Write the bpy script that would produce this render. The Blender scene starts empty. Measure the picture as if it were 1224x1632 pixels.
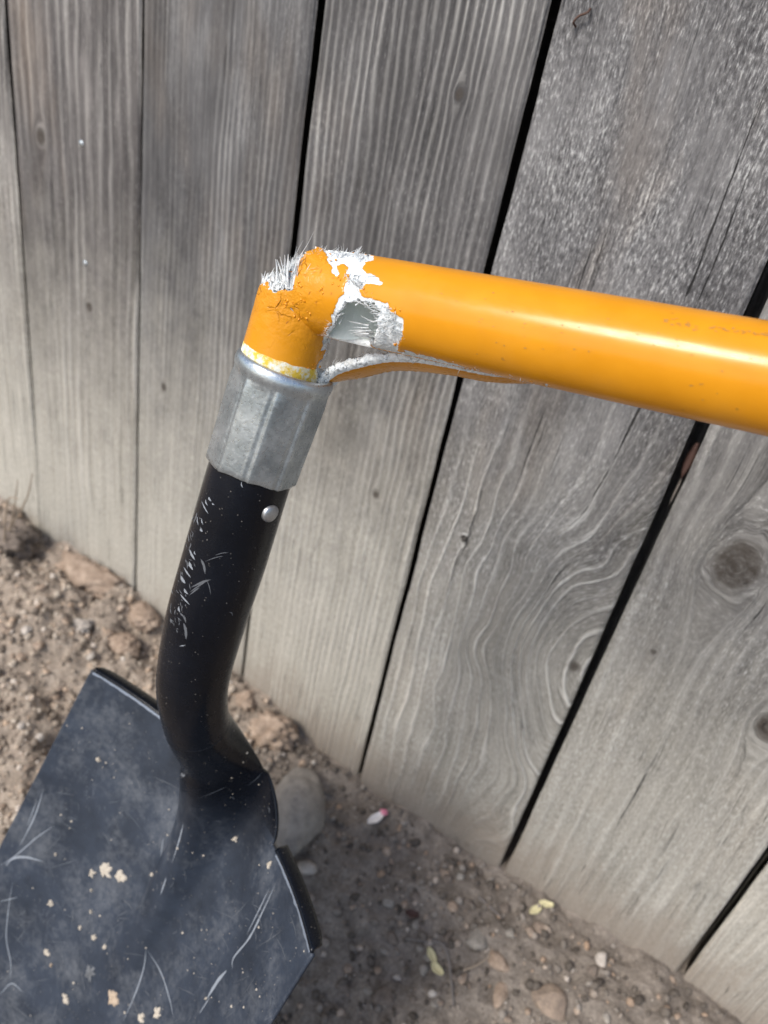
import bpy, math, random
import numpy as np
from mathutils import Vector, Matrix
from mathutils.bvhtree import BVHTree

random.seed(7)
rng = np.random.default_rng(11)
scene = bpy.context.scene
col = scene.collection

# ------------------------------------------------------------------ camera frame
F = 1240.0
CX, CY = 612.0, 816.0
_d = np.array([195 - CX, 2731 - CY, F]); _d /= np.linalg.norm(_d)            # world down, camera coords
_p2 = np.array([-1787 - CX, 0 - CY, F])
_a = np.cross(_d, _p2); _a /= np.linalg.norm(_a)
if _a[2] < 0: _a = -_a                                                       # into the fence
_r = np.cross(_d, _a)                                                        # rightwards along the fence
D = 0.4382                                                                   # camera to fence face
HC = 0.578                                                                   # camera height over the fence base
R3 = np.array([_r, _a, -_d])                                                 # camera coords -> world


def q(px, py):
    return np.array([(px - CX) / F, (py - CY) / F, 1.0])


def W(p):
    p = np.asarray(p, float)
    return p @ R3.T + np.array([0, 0, HC])


def at(px, py, depth):
    return W(q(px, py) * depth)


def to_px(P):
    c = (np.asarray(P, float) - np.array([0, 0, HC])) @ R3
    return c[..., 0] / c[..., 2] * F + CX, c[..., 1] / c[..., 2] * F + CY


def on_fence(px, py, y=D):
    v = R3 @ q(px, py)
    return v * (y / v[1]) + np.array([0, 0, HC])


cam = bpy.data.cameras.new('camera')
cam_o = bpy.data.objects.new('camera', cam)
col.objects.link(cam_o)
cam.sensor_fit = 'VERTICAL'
cam.sensor_height = 36.0
cam.sensor_width = 27.0
cam.lens = F / 1632 * 36.0
cam.clip_start = 0.01
cam.clip_end = 400
M4 = Matrix.Identity(4)
for i in range(3):
    M4[i][0] = R3[i][0]
    M4[i][1] = -R3[i][1]
    M4[i][2] = -R3[i][2]
M4[2][3] = HC
cam_o.matrix_world = M4
cam.dof.use_dof = True
cam.dof.focus_distance = 0.305
cam.dof.aperture_fstop = 10.0
scene.camera = cam_o

# ------------------------------------------------------------------ sky, sun, exposure
SUN_DIR = Vector((-0.26, -0.655, 0.71)).normalized()     # towards the sun
elev = math.asin(SUN_DIR.z)
azim = math.atan2(SUN_DIR.x, SUN_DIR.y)
world = bpy.data.worlds.new('World')
scene.world = world
world.use_nodes = True
wn = world.node_tree
bg = wn.nodes['Background']
sky = wn.nodes.new('ShaderNodeTexSky')
sky.sky_type = 'NISHITA'
sky.sun_disc = False
sky.sun_elevation = elev
sky.sun_rotation = azim
sky.air_density = 1.0
sky.dust_density = 2.0
wn.links.new(sky.outputs[0], bg.inputs[0])
bg.inputs[1].default_value = 0.13
sl = bpy.data.lights.new('sun', 'SUN')
sl.energy = 2.0
sl.angle = math.radians(18)
sl.color = (1.0, 0.955, 0.88)
so = bpy.data.objects.new('sun', sl)
col.objects.link(so)
so.rotation_euler = SUN_DIR.to_track_quat('Z', 'Y').to_euler()
so.location = (0, -3, 4)
scene.view_settings.view_transform = 'Standard'
scene.view_settings.look = 'None'
scene.view_settings.gamma = 1
scene.view_settings.exposure = 0.62


# ------------------------------------------------------------------ helpers
def _hash(ix, iy, iz, seed):
    h = (ix.astype(np.uint32) * np.uint32(374761393) + iy.astype(np.uint32) * np.uint32(668265263)
         + iz.astype(np.uint32) * np.uint32(2147483647 - 5) + np.uint32((seed * 974711 + 12345) & 0xffffffff))
    h = (h ^ (h >> np.uint32(13))) * np.uint32(1274126177)
    h = h ^ (h >> np.uint32(16))
    return (h & np.uint32(0xffffff)).astype(np.float64) / float(0xffffff)


def vnoise(x, y, z=0.0, seed=0):
    """smooth value noise in -1..1"""
    x, y, z = np.broadcast_arrays(np.asarray(x, float), np.asarray(y, float), np.asarray(z, float))
    fx, fy, fz = np.floor(x), np.floor(y), np.floor(z)
    ix, iy, iz = [(v.astype(np.int64) + 100000) for v in (fx, fy, fz)]
    tx, ty, tz = x - fx, y - fy, z - fz
    s = lambda t: t * t * t * (t * (t * 6 - 15) + 10)
    tx, ty, tz = s(tx), s(ty), s(tz)
    out = 0
    for dx in (0, 1):
        for dy in (0, 1):
            for dz in (0, 1):
                wgt = (tx if dx else 1 - tx) * (ty if dy else 1 - ty) * (tz if dz else 1 - tz)
                out = out + wgt * _hash(ix + dx, iy + dy, iz + dz, seed)
    return out * 2 - 1


def fbm(x, y, z=0.0, oct=4, seed=0, gain=0.5):
    s, a, t = 0, 1.0, 0.0
    for o in range(oct):
        s = s + a * vnoise(np.asarray(x) * 2 ** o, np.asarray(y) * 2 ** o, np.asarray(z) * 2 ** o, seed + o * 17)
        t += a
        a *= gain
    return s / t


def new_mesh(name, verts, faces, mats=(), parent=None, smooth=True, origin=None, attrs=None):
    verts = np.asarray(verts, float).reshape(-1, 3)
    org = np.zeros(3) if origin is None else np.asarray(origin, float)
    me = bpy.data.meshes.new(name)
    me.vertices.add(len(verts))
    me.vertices.foreach_set('co', (verts - org).astype(np.float32).ravel())
    if isinstance(faces, np.ndarray):
        n, k = faces.shape
        me.loops.add(n * k)
        me.loops.foreach_set('vertex_index', faces.astype(np.int32).ravel())
        me.polygons.add(n)
        me.polygons.foreach_set('loop_start', np.arange(0, n * k, k, dtype=np.int32))
    else:
        tot = sum(len(f) for f in faces)
        me.loops.add(tot)
        me.loops.foreach_set('vertex_index', np.array([i for f in faces for i in f], dtype=np.int32))
        me.polygons.add(len(faces))
        st = np.cumsum([0] + [len(f) for f in faces[:-1]]).astype(np.int32)
        me.polygons.foreach_set('loop_start', st)
    for k_, v in (attrs or {}).items():
        at_ = me.attributes.new(k_, 'FLOAT', 'POINT')
        at_.data.foreach_set('value', np.asarray(v, np.float32).ravel())
    for m in mats:
        me.materials.append(m)
    me.update(calc_edges=True)
    me.validate()
    if smooth:
        me.polygons.foreach_set('use_smooth', np.ones(len(me.polygons), dtype=bool))
    o = bpy.data.objects.new(name, me)
    col.objects.link(o)
    if parent is not None:
        o.parent = parent
        pw = np.zeros(3)
        p = parent
        while p is not None:
            pw += np.array(p.location)
            p = p.parent
        o.location = org - pw
    else:
        o.location = org
    return o


def tag(o, label=None, cat=None, group=None, kind=None):
    if label: o['label'] = label
    if cat: o['category'] = cat
    if group: o['group'] = group
    if kind: o['kind'] = kind
    return o


def grid_faces(nu, nv, wrap_u=False):
    """verts indexed [v*nu+u]"""
    u = np.arange(nu if wrap_u else nu - 1)
    v = np.arange(nv - 1)
    U, V = np.meshgrid(u, v)
    U = U.ravel(); V = V.ravel()
    U1 = (U + 1) % nu
    return np.stack([V * nu + U, V * nu + U1, (V + 1) * nu + U1, (V + 1) * nu + U], 1)


def tube(pts, rad, n=8, cap=True):
    """swept round tube through pts with radius list"""
    pts = np.asarray(pts, float)
    rad = np.broadcast_to(np.asarray(rad, float), (len(pts),))
    T = np.gradient(pts, axis=0)
    T /= np.linalg.norm(T, axis=1)[:, None] + 1e-12
    ref = np.array([0.3, 0.2, 0.93]) if abs(T[0][2]) < .9 else np.array([1., 0, 0])
    N = np.cross(T[0], ref); N /= np.linalg.norm(N)
    vs = []
    for i in range(len(pts)):
        N = N - T[i] * (N @ T[i]); N /= np.linalg.norm(N)
        B = np.cross(T[i], N)
        ang = np.arange(n) * 2 * math.pi / n
        vs.append(pts[i] + rad[i] * (np.cos(ang)[:, None] * N + np.sin(ang)[:, None] * B))
    vs = np.concatenate(vs)
    fs = [list(f) for f in grid_faces(n, len(pts), True)]
    if cap:
        fs.append(list(range(n))[::-1])
        fs.append(list(range((len(pts) - 1) * n, len(pts) * n)))
    return vs, fs


def catmull(P, n):
    P = np.asarray(P, float)
    Q = np.vstack([2 * P[0] - P[1], P, 2 * P[-1] - P[-2]])
    out = []
    for i in range(1, len(Q) - 2):
        t = np.linspace(0, 1, n, endpoint=False)[:, None]
        p0, p1, p2, p3 = Q[i - 1], Q[i], Q[i + 1], Q[i + 2]
        out.append(.5 * ((2 * p1) + (p2 - p0) * t + (2 * p0 - 5 * p1 + 4 * p2 - p3) * t ** 2 + (3 * p1 - p0 - 3 * p2 + p3) * t ** 3))
    out.append(P[-1:])
    return np.vstack(out)


def in_poly(px, py, poly):
    px = np.asarray(px); py = np.asarray(py)
    ins = np.zeros(px.shape, bool)
    n = len(poly)
    for i in range(n):
        x1, y1 = poly[i]; x2, y2 = poly[(i + 1) % n]
        c = ((y1 > py) != (y2 > py)) & (px < (x2 - x1) * (py - y1) / (y2 - y1 + 1e-12) + x1)
        ins ^= c
    return ins


# ------------------------------------------------------------------ shader helpers
class NT:
    def __init__(self, name):
        self.m = bpy.data.materials.new(name)
        self.m.use_nodes = True
        self.t = self.m.node_tree
        self.b = self.t.nodes['Principled BSDF']

    def n(self, typ, **kw):
        nd = self.t.nodes.new(typ)
        for k, v in kw.items():
            if k.startswith('i_'):
                nd.inputs[k[2:].replace('_', ' ')].default_value = v
            else:
                setattr(nd, k, v)
        return nd

    def l(self, a, b):
        self.t.links.new(a, b)

    def put(self, sock, v):
        if isinstance(v, bpy.types.NodeSocket):
            self.l(v, sock)
        else:
            sock.default_value = v

    def math(self, op, a, b=0.0, c=0.0, clamp=False):
        nd = self.n('ShaderNodeMath', operation=op)
        nd.use_clamp = clamp
        self.put(nd.inputs[0], a); self.put(nd.inputs[1], b)
        if op in ('MULTIPLY_ADD', 'WRAP', 'SMOOTH_MIN', 'COMPARE'):
            self.put(nd.inputs[2], c)
        return nd.outputs[0]

    def mapr(self, v, a, b, c=0.0, d=1.0, smooth=False):
        nd = self.n('ShaderNodeMapRange')
        if smooth: nd.interpolation_type = 'SMOOTHSTEP'
        self.put(nd.inputs[0], v)
        for i, x in enumerate((a, b, c, d)): self.put(nd.inputs[i + 1], x)
        return nd.outputs[0]

    def noise(self, vec, scale, detail=3, rough=.55, dist=0.0):
        nd = self.n('ShaderNodeTexNoise')
        if vec is not None: self.l(vec, nd.inputs['Vector'])
        nd.inputs['Scale'].default_value = scale
        nd.inputs['Detail'].default_value = detail
        nd.inputs['Roughness'].default_value = rough
        nd.inputs['Distortion'].default_value = dist
        return nd.outputs[0]

    def voro(self, vec, scale, feature='F1', out=0):
        nd = self.n('ShaderNodeTexVoronoi', feature=feature)
        if vec is not None: self.l(vec, nd.inputs['Vector'])
        nd.inputs['Scale'].default_value = scale
        return nd.outputs[out]

    def mix(self, f, a, b, mode='MIX'):
        nd = self.n('ShaderNodeMix', data_type='RGBA', blend_type=mode)
        self.put(nd.inputs[0], f)
        for s, v in ((nd.inputs[6], a), (nd.inputs[7], b)):
            if isinstance(v, tuple) and len(v) == 3: v = v + (1,)
            self.put(s, v)
        return nd.outputs[2]

    def ramp(self, f, stops):
        nd = self.n('ShaderNodeValToRGB')
        cr = nd.color_ramp
        while len(cr.elements) < len(stops): cr.elements.new(.5)
        for e, (p, c) in zip(cr.elements, stops):
            e.position = p
            e.color = tuple(c) + (1,)
        self.put(nd.inputs[0], f)
        return nd.outputs[0]

    def attr(self, name):
        return self.n('ShaderNodeAttribute', attribute_name=name).outputs['Fac']

    def obj(self):
        return self.n('ShaderNodeTexCoord').outputs['Object']

    def scale(self, vec, s):
        nd = self.n('ShaderNodeMapping')
        self.l(vec, nd.inputs[0])
        nd.inputs['Scale'].default_value = s
        return nd.outputs[0]

    def comb(self, x, y, z):
        nd = self.n('ShaderNodeCombineXYZ')
        for i, v in enumerate((x, y, z)): self.put(nd.inputs[i], v)
        return nd.outputs[0]

    def sep(self, v):
        nd = self.n('ShaderNodeSeparateXYZ')
        self.l(v, nd.inputs[0])
        return nd.outputs

    def bump(self, h, dist, strength=1.0, normal=None):
        nd = self.n('ShaderNodeBump')
        nd.inputs['Strength'].default_value = strength
        nd.inputs['Distance'].default_value = dist
        self.l(h, nd.inputs['Height'])
        if normal is not None: self.l(normal, nd.inputs['Normal'])
        return nd.outputs[0]

    def out(self, color=None, rough=None, normal=None, metal=None, spec=None):
        if color is not None:
            if isinstance(color, tuple): color = color + (1,)
            self.put(self.b.inputs['Base Color'], color)
        if rough is not None: self.put(self.b.inputs['Roughness'], rough)
        if normal is not None: self.l(normal, self.b.inputs['Normal'])
        if metal is not None: self.put(self.b.inputs['Metallic'], metal)
        if spec is not None: self.put(self.b.inputs['Specular IOR Level'], spec)
        return self.m


# ------------------------------------------------------------------ wood
def wood(name, freq=220.0, wavy=.18, sharp=.34, contrast=1.0, ring=.5, fuzz=.4, fine=.5, tint=(1, 1, 1), dark=1.0, cracks=(), seed=0.0, dust=.5):
    t = NT(name)
    P = t.obj()
    x, y, z = t.sep(P)
    zz = t.math('ADD', z, seed * 3.7)
    g = t.attr('g')
    kn = t.attr('knot')
    dustz = t.attr('dust')
    flow = t.comb(t.math('MULTIPLY', g, 1.0), seed, zz)
    low = t.noise(t.scale(flow, (1, 1, .35)), 16, 3, .55)
    wob = t.noise(t.scale(flow, (1, 1, wavy)), 90, 3, .55)
    ph = t.math('MULTIPLY_ADD', wob, .9, t.math('MULTIPLY', g, freq))
    ph = t.math('MULTIPLY_ADD', low, 2.2, ph)
    fr = t.math('FRACT', ph)
    late = t.mapr(t.math('ABSOLUTE', t.math('SUBTRACT', fr, .5)), .02, sharp, 1, 0, True)      # raised latewood line
    region = t.mapr(t.noise(t.scale(flow, (1, 1, .25)), 30, 2), .38, .62, .25, 1)
    region = t.math('MULTIPLY', region, t.attr('ringm'))
    late = t.math('MULTIPLY', late, region)
    fib = t.noise(t.scale(flow, (1, 1, .035)), 1100, 4, .65)                                   # fibre streaks
    fib2 = t.noise(t.scale(flow, (1, 1, .02)), 330, 4, .6)
    fuz = t.noise(t.scale(flow, (1, 1, .26)), 820, 5, .74)                                     # fuzzy fibres
    fuzm = t.mapr(t.noise(t.scale(flow, (1, 1, .5)), 28, 2), .4, .66, .3, 1)
    v = t.math('MULTIPLY_ADD', t.math('SUBTRACT', fib, .5), fine * 1.5, .45)
    v = t.math('MULTIPLY_ADD', t.math('SUBTRACT', fib2, .5), fine * 1.3, v)
    v = t.math('MULTIPLY_ADD', t.math('MULTIPLY', t.math('SUBTRACT', fuz, .5), fuzm), fuzz * 2.9, v)
    v = t.math('MULTIPLY_ADD', late, ring * .55, v)
    v = t.math('MULTIPLY_ADD', t.math('SUBTRACT', low, .5), .7, v)
    v = t.math('SUBTRACT', v, ring * .14)
    blotch = t.noise(t.scale(flow, (1, 1, .45)), 42, 4, .6)
    v = t.math('MULTIPLY_ADD', t.math('SUBTRACT', blotch, .5), .45, v)
    v = t.math('MULTIPLY_ADD', t.math('SUBTRACT', v, .45), contrast, .45)
    c = t.ramp(v, [(0.05, (.030 * dark, .029 * dark, .030 * dark)), (.3, (.095 * dark, .093 * dark, .095 * dark)),
                   (.5, (.185 * dark, .183 * dark, .185 * dark)), (.72, (.40 * dark, .40 * dark, .395 * dark)), (.95, (.70 * dark, .70 * dark, .69 * dark))])
    br = t.mapr(t.noise(t.scale(flow, (1, 1, .3)), 24, 3), .52, .74, 0, .55)                 # brown, still unweathered streaks
    c = t.mix(br, c, t.mix(1.0, c, (1.12, .93, .74), 'MULTIPLY'))
    c = t.mix(1.0, c, tint, 'MULTIPLY')
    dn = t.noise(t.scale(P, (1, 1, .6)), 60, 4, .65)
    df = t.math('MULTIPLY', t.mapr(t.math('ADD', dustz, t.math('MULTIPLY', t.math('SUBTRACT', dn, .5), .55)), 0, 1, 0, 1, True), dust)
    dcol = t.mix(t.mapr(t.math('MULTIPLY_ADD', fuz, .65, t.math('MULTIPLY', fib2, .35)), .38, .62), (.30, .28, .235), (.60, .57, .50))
    c = t.mix(df, c, dcol)  # dust coat, its strength also carrying the light falloff across the boards
    c = t.mix(t.math('MULTIPLY', late, ring * .62), c, (.66, .645, .60))
    ridge_shade = t.math('MULTIPLY', t.mapr(t.math('ABSOLUTE', t.math('SUBTRACT', t.math('FRACT', t.math('ADD', ph, .80)), .5)), .0, .22, 1, 0, True), t.math('MULTIPLY', region, ring * .38))
    c = t.mix(ridge_shade, c, (.085, .08, .072))  # shade beside each raised line, put into the colour as a dark band
    fl = t.math('MULTIPLY', t.mapr(fuz, .56, .70), t.math('MULTIPLY', fuzm, min(1.0, fuzz * .8)))
    c = t.mix(fl, c, (.74, .74, .72))
    # knots
    kr = t.noise(t.scale(P, (1, 1, 1)), 240, 4, .7)
    c = t.mix(t.math('MULTIPLY', t.mapr(kn, .2, .75, 0, .95, True), t.mapr(kr, .3, .6, .6, 1)), c, (.05, .040, .032))
    sn = t.noise(t.scale(P, (1, 1, .5)), 45, 4, .65)
    soil = t.mapr(t.math('MULTIPLY_ADD', t.math('SUBTRACT', sn, .5), .10, z), .0, .085, .7, 0, True)
    c = t.mix(soil, c, (.25, .205, .165))
    # drying checks that follow the grain: (grain level, z0, z1, half width)
    crack = None
    if cracks:
        gw = t.math('MULTIPLY_ADD', t.math('SUBTRACT', t.noise(t.scale(P, (1, 1, .35)), 130, 3), .5), .0022, g)
        brk = t.mapr(t.noise(t.scale(P, (0.6, .2, 1)), 55, 2), .35, .5, .15, 1)
    for (g0, z0, z1, hw_) in cracks:
        dg = t.math('ABSOLUTE', t.math('SUBTRACT', gw, g0))
        zc = (z0 + z1) / 2
        wz = t.mapr(t.math('ABSOLUTE', t.math('SUBTRACT', z, zc)), 0, (z1 - z0) / 2, hw_, 0.0)
        k_ = t.mapr(t.math('DIVIDE', dg, t.math('MAXIMUM', t.math('MULTIPLY', wz, brk), 1e-5)), .7, 1.2, 1, 0)
        crack = k_ if crack is None else t.math('MAXIMUM', crack, k_)
    # tiny procedural checks everywhere
    tiny = t.noise(t.scale(flow, (1, 1, .012)), 260, 2, .5)
    tm = t.mapr(t.math('ABSOLUTE', t.math('SUBTRACT', tiny, .5)), 0, .006, 1, 0)
    tm = t.math('MULTIPLY', tm, t.mapr(t.noise(t.scale(P, (1, 1, .4)), 35, 2), .54, .64, 0, .5))
    crack = tm if crack is None else t.math('MAXIMUM', crack, tm)
    c = t.mix(t.math('MULTIPLY', crack, .9), c, (.012, .011, .01))
    h = t.math('MULTIPLY_ADD', late, 1.3 * ring, t.math('MULTIPLY', fib, .55 * fine))
    h = t.math('MULTIPLY_ADD', fib2, .5, h)
    h = t.math('MULTIPLY_ADD', t.math('MULTIPLY', fuz, fuzm), fuzz * 1.0, h)
    h = t.math('MULTIPLY_ADD', crack, -2.0, h)
    h = t.math('MULTIPLY_ADD', blotch, .5, h)
    nrm = t.bump(h, .0016, 1.0)
    return t.out(c, t.mapr(fib, .3, .7, .62, .85), nrm, spec=.35)


ground_pts = None
fence = bpy.data.objects.new('wooden_fence', None)
col.objects.link(fence)
fence.location = (0, D, 0)
tag(fence, 'weathered grey wooden fence of upright boards behind the broken shovel', 'fence')

# gap centre lines: two pixels on each, plus gap width (upper, lower) in metres
J = [((5, 0), (65, 850), .0075, .0040), ((226, 0), (213, 950), .0030, .0026), ((510, 0), (383, 1080), .0062, .0036),
     ((885, 0), (570, 1238), .0060, .0040), ((1224, 440), (800, 1385), .0084, .0056), ((1224, 1365), (1085, 1555), .0068, .0060)]
jl = []
for a_, b_, gt, gb in J:
    A, B = on_fence(*a_), on_fence(*b_)
    k = (A[0] - B[0]) / (A[2] - B[2]) * .6
    xm = (A[0] + B[0]) / 2; zm = (A[2] + B[2]) / 2
    jl.append((xm - k * zm, k, gt, gb))
pitch = (jl[5][0] - jl[0][0]) / 5
for i in range(4):
    jl.insert(0, (jl[0][0] - pitch, 0, .004, .004))
for i in range(5):
    jl.append((jl[-1][0] + pitch, 0, .005, .005))


def kn(px, py, R, mode, B=0.0, sx=.05, sz=.08):
    P = on_fence(px, py)
    return (P[0], P[2], R, mode, B, sx, sz)


BP = {  # board index (from J1-J2 = 0): wood parameters, knots
    -1: dict(m=dict(freq=150, ring=.3, fuzz=.3, fine=.4, tint=(1.08, 1.02, .94), dark=1.15, wavy=.06, seed=.3, dust=.95), k=[]),  # left boards get extra dust to paint in the brighter light there
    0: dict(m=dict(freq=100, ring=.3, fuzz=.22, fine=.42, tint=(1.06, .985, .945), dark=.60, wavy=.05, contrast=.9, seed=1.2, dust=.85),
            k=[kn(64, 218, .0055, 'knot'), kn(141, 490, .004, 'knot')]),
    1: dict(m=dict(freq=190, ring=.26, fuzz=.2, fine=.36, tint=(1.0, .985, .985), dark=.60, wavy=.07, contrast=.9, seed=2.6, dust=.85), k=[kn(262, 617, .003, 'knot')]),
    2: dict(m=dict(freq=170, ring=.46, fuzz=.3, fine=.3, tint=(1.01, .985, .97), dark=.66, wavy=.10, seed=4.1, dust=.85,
                   cracks=[]), k=[kn(598, 790, .003, 'knot'), kn(730, 150, .003, 'knot')]),
    3: dict(m=dict(freq=78, ring=.62, fuzz=.78, fine=.24, tint=(1.0, .99, .98), dark=1.05, sharp=.17, seed=5.2, dust=.6, cracks='B3'),
            k=[kn(915, 1062, .006, 'loop', .085, .062, .085), kn(740, 857, .0025, 'knot'), kn(745, 1345, .004, 'loop', .03, .03, .05)]),
    4: dict(m=dict(freq=90, ring=.22, fuzz=.6, fine=.2, tint=(1.01, .985, .945), dark=.95, contrast=.8, seed=6.6, dust=.6, cracks='B4'),
            k=[kn(1172, 908, .0145, 'knot'), kn(1226, 1165, .009, 'knot'), kn(1040, 1042, .0022, 'knot')]),
    5: dict(m=dict(freq=140, ring=.25, fuzz=.4, fine=.25, tint=(1.02, .985, .94), dark=1.0, contrast=.8, seed=7.9, dust=.75), k=[]),
}
wood_plain = None
Z_TOP, Z_BOT = 1.72, -.10
yoff = {-1: .0008, 0: .001, 1: -.0004, 2: .0016, 3: -.0012, 4: .0022, 5: .0005}


def grain_field(X, Z, i, knots):
    xl = X - jl[i][0] if 0 <= i < len(jl) else X
    g = xl + .004 * vnoise(Z * 2.3, i * 3.1, 0, i + 5) + .0016 * vnoise(X * 26, Z * 7, i, 3) + .0006 * vnoise(X * 80, Z * 26, i, 4)
    kk = np.zeros_like(X)
    for (kx, kz, R, mode, B, sx, sz) in knots:
        dx, dz = X - kx, Z - kz
        if mode == 'knot':
            s = np.where(dx < 0, -1, 1)
            r2 = (dx ** 2 + (dz / 1.25) ** 2) * (1 + .45 * fbm(X * 55, Z * 45, i, 3, 91))
            push = (1.25 * R) ** 2 * np.exp(-(dz / (2.6 * R)) ** 2)
            near = np.exp(-(dx / (5 * R)) ** 2)
            gx = s * np.sqrt(np.maximum(dx ** 2 - push * near, 0)) + kx - (X - xl)
            wgt = near * np.exp(-(dz / (6 * R)) ** 2)
            g = g * (1 - wgt) + gx * wgt
            inside = np.exp(-(r2 / R ** 2) ** 1.3)
            g = g + inside * np.sqrt(r2) * 1.5
            kk = np.maximum(kk, inside)
        else:
            wv = 1 + .25 * vnoise(X * 45, Z * 30, i, 21)
            g = g + B * np.exp(-((dx / sx) ** 2 + (dz / sz) ** 2) * wv)
            kk = np.maximum(kk, .75 * np.exp(-(dx ** 2 + (dz / 1.1) ** 2) / R ** 2))
    return g, kk


for j in range(len(jl) - 1):
    i = j - 4
    par = BP.get(i)
    lx, lk, lgt, lgb = jl[j]
    rx, rk, rgt, rgb = jl[j + 1]
    inview = par is not None
    if inview:
        zs = np.concatenate([np.linspace(Z_BOT, .78, 400), np.linspace(.79, Z_TOP, 30)])
        nx = 72
    else:
        zs = np.linspace(Z_BOT, Z_TOP, 14)
        nx = 10
    u = np.linspace(0, 1, nx)
    c_ = .018
    u = np.concatenate([[0, c_ * .25, c_ * .6], np.linspace(c_, 1 - c_, nx), [1 - c_ * .6, 1 - c_ * .25, 1]])
    U, Z = np.meshgrid(u, zs)
    tt = np.clip(Z / .6, 0, 1)
    x0 = lx + lk * Z + (lgb + (lgt - lgb) * tt) / 2 + .0007 * fbm(Z * 22, j * 7.7, 0, 4, 31)
    x1 = rx + rk * Z - (rgb + (rgt - rgb) * tt) / 2 + .0007 * fbm(Z * 22, j * 7.7 + 50, 0, 4, 37)
    X = x0 + (x1 - x0) * U
    e = np.minimum(U, 1 - U) / c_
    rd = np.where(e < 1, (1 - np.sqrt(np.maximum(1 - (1 - e) ** 2, 0))) * .0022, 0)
    cup = .0012 * (2 * U - 1) ** 2 * (1 if j % 2 else -1)
    Y = D + yoff.get(i, 0.0) + rd + cup + .0008 * vnoise(X * 9, Z * 2.5, j, 8)
    n = X.size
    front = np.stack([X, Y, Z], -1).reshape(-1, 3)
    nu, nv = X.shape[1], X.shape[0]
    back = front.copy(); back[:, 1] = D + yoff.get(i, 0) + .0185
    fF = grid_faces(nu, nv)
    L0 = np.arange(nv - 1) * nu
    Rr = L0 + nu - 1
    side = np.concatenate([np.stack([L0 + n, L0, L0 + nu, L0 + nu + n], 1)[:, ::-1] * 1,
                           np.stack([Rr, Rr + n, Rr + nu + n, Rr + nu], 1)[:, ::-1] * 1])
    b00, b10, b01, b11 = n, n + nu - 1, n + (nv - 1) * nu, n + n - 1
    if par is None:
        if wood_plain is None:
            wood_plain = wood('weathered_wood_plain', 160, .4, .35, .5, dark=.9, seed=9.5)
        mat = wood_plain
        knots = []
    else:
        knots = par['k']
        mp = dict(par['m'])
        if mp.get('cracks') in ('B3', 'B4'):
            cr = []
            L3 = {'B3': [((1190, 10), (945, 990), .0011), ((1215, 250), (1075, 560), .0007), ((960, 380), (905, 480), .0006), ((800, 700), (700, 1000), .0008), ((905, 880), (868, 960), .0012), ((860, 640), (830, 790), .0006)],
                  'B4': [((1075, 1170), (960, 1345), .0007), ((1222, 300), (1150, 500), .0008), ((1224, 960), (1185, 1010), .0008)]}[mp['cracks']]
            for A, B, hw_ in L3:
                A, B = on_fence(*A), on_fence(*B)
                mid = (A + B) / 2
                g0, _ = grain_field(np.array([mid[0]]), np.array([mid[2]]), j, knots)
                cr.append((float(g0[0]), min(A[2], B[2]), max(A[2], B[2]), hw_ * .8))
            mp['cracks'] = cr
        mat = wood('weathered_wood_board_%s' % 'abcdefgh'[i + 1], **mp)
    G, K = grain_field(X.ravel(), Z.ravel(), j, knots)
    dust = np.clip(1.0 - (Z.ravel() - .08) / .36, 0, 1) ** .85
    rm_ = np.ones(X.size)
    if i == 3:
        zr_ = Z.ravel() + .05 * fbm(X.ravel() * 18, Z.ravel() * 9, 0, 3, 41)
        rm_ = .10 + .9 * np.clip((.40 - zr_) / .10, 0, 1) * np.clip((zr_ + .02) / .12, .3, 1)
    if i in (0, 1, 2):
        rm_ = np.clip(.75 + 1.1 * fbm(X.ravel() * 22, Z.ravel() * 3, i, 3, 43), .1, 1.2)
    o = new_mesh('board', np.vstack([front, back]), np.vstack([fF, side]), [mat], fence, origin=(lx, D, 0),
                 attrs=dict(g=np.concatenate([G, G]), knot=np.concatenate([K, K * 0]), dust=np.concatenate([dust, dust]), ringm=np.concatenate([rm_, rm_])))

# unseen boards added behind gaps to keep them dark, and the rails between
for j in range(len(jl)):
    xx = jl[j][0]
    w_ = .062
    vs = [(xx + sx * w_, D + .058 + sy * .018, z) for z in (Z_BOT, Z_TOP) for sy in (0, 1) for sx in (-1, 1)]
    fs = [[0, 1, 5, 4], [1, 3, 7, 5], [3, 2, 6, 7], [2, 0, 4, 6], [4, 5, 7, 6], [2, 3, 1, 0]]
    new_mesh('gap_blocker', vs, fs, [wood_plain], fence, smooth=False, origin=(xx, D, 0), attrs=dict(g=[v[0] for v in vs], knot=[0] * 8, dust=[0] * 8, ringm=[1] * 8))
for zr in (.93, 1.55):
    xa, xb = jl[0][0], jl[-1][0]
    vs = [(x, D + .0195 + sy * .038, zr + sz * .089) for x in (xa, xb) for sy in (0, 1) for sz in (0, 1)]
    fs = [[0, 1, 3, 2], [4, 6, 7, 5], [0, 4, 5, 1], [2, 3, 7, 6], [1, 5, 7, 3], [0, 2, 6, 4]]
    new_mesh('rail', vs, fs, [wood_plain], fence, smooth=False, origin=(xa, D, 0), attrs=dict(g=[v[2] for v in vs], knot=[0] * 8, dust=[0] * 8))

# ------------------------------------------------------------------ ground
_bx = np.array([-3, -.60, -.46, -.32, -.18, -.03, .12, .3, 3.0])
_bz = np.array([.03, .036, .030, .010, -.008, -.004, .004, .0, 0.0])


def clods(x, y, s, seed):
    """billowy lumps"""
    return 1 - np.abs(fbm(x * s, y * s, 0, 2, seed))


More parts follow.
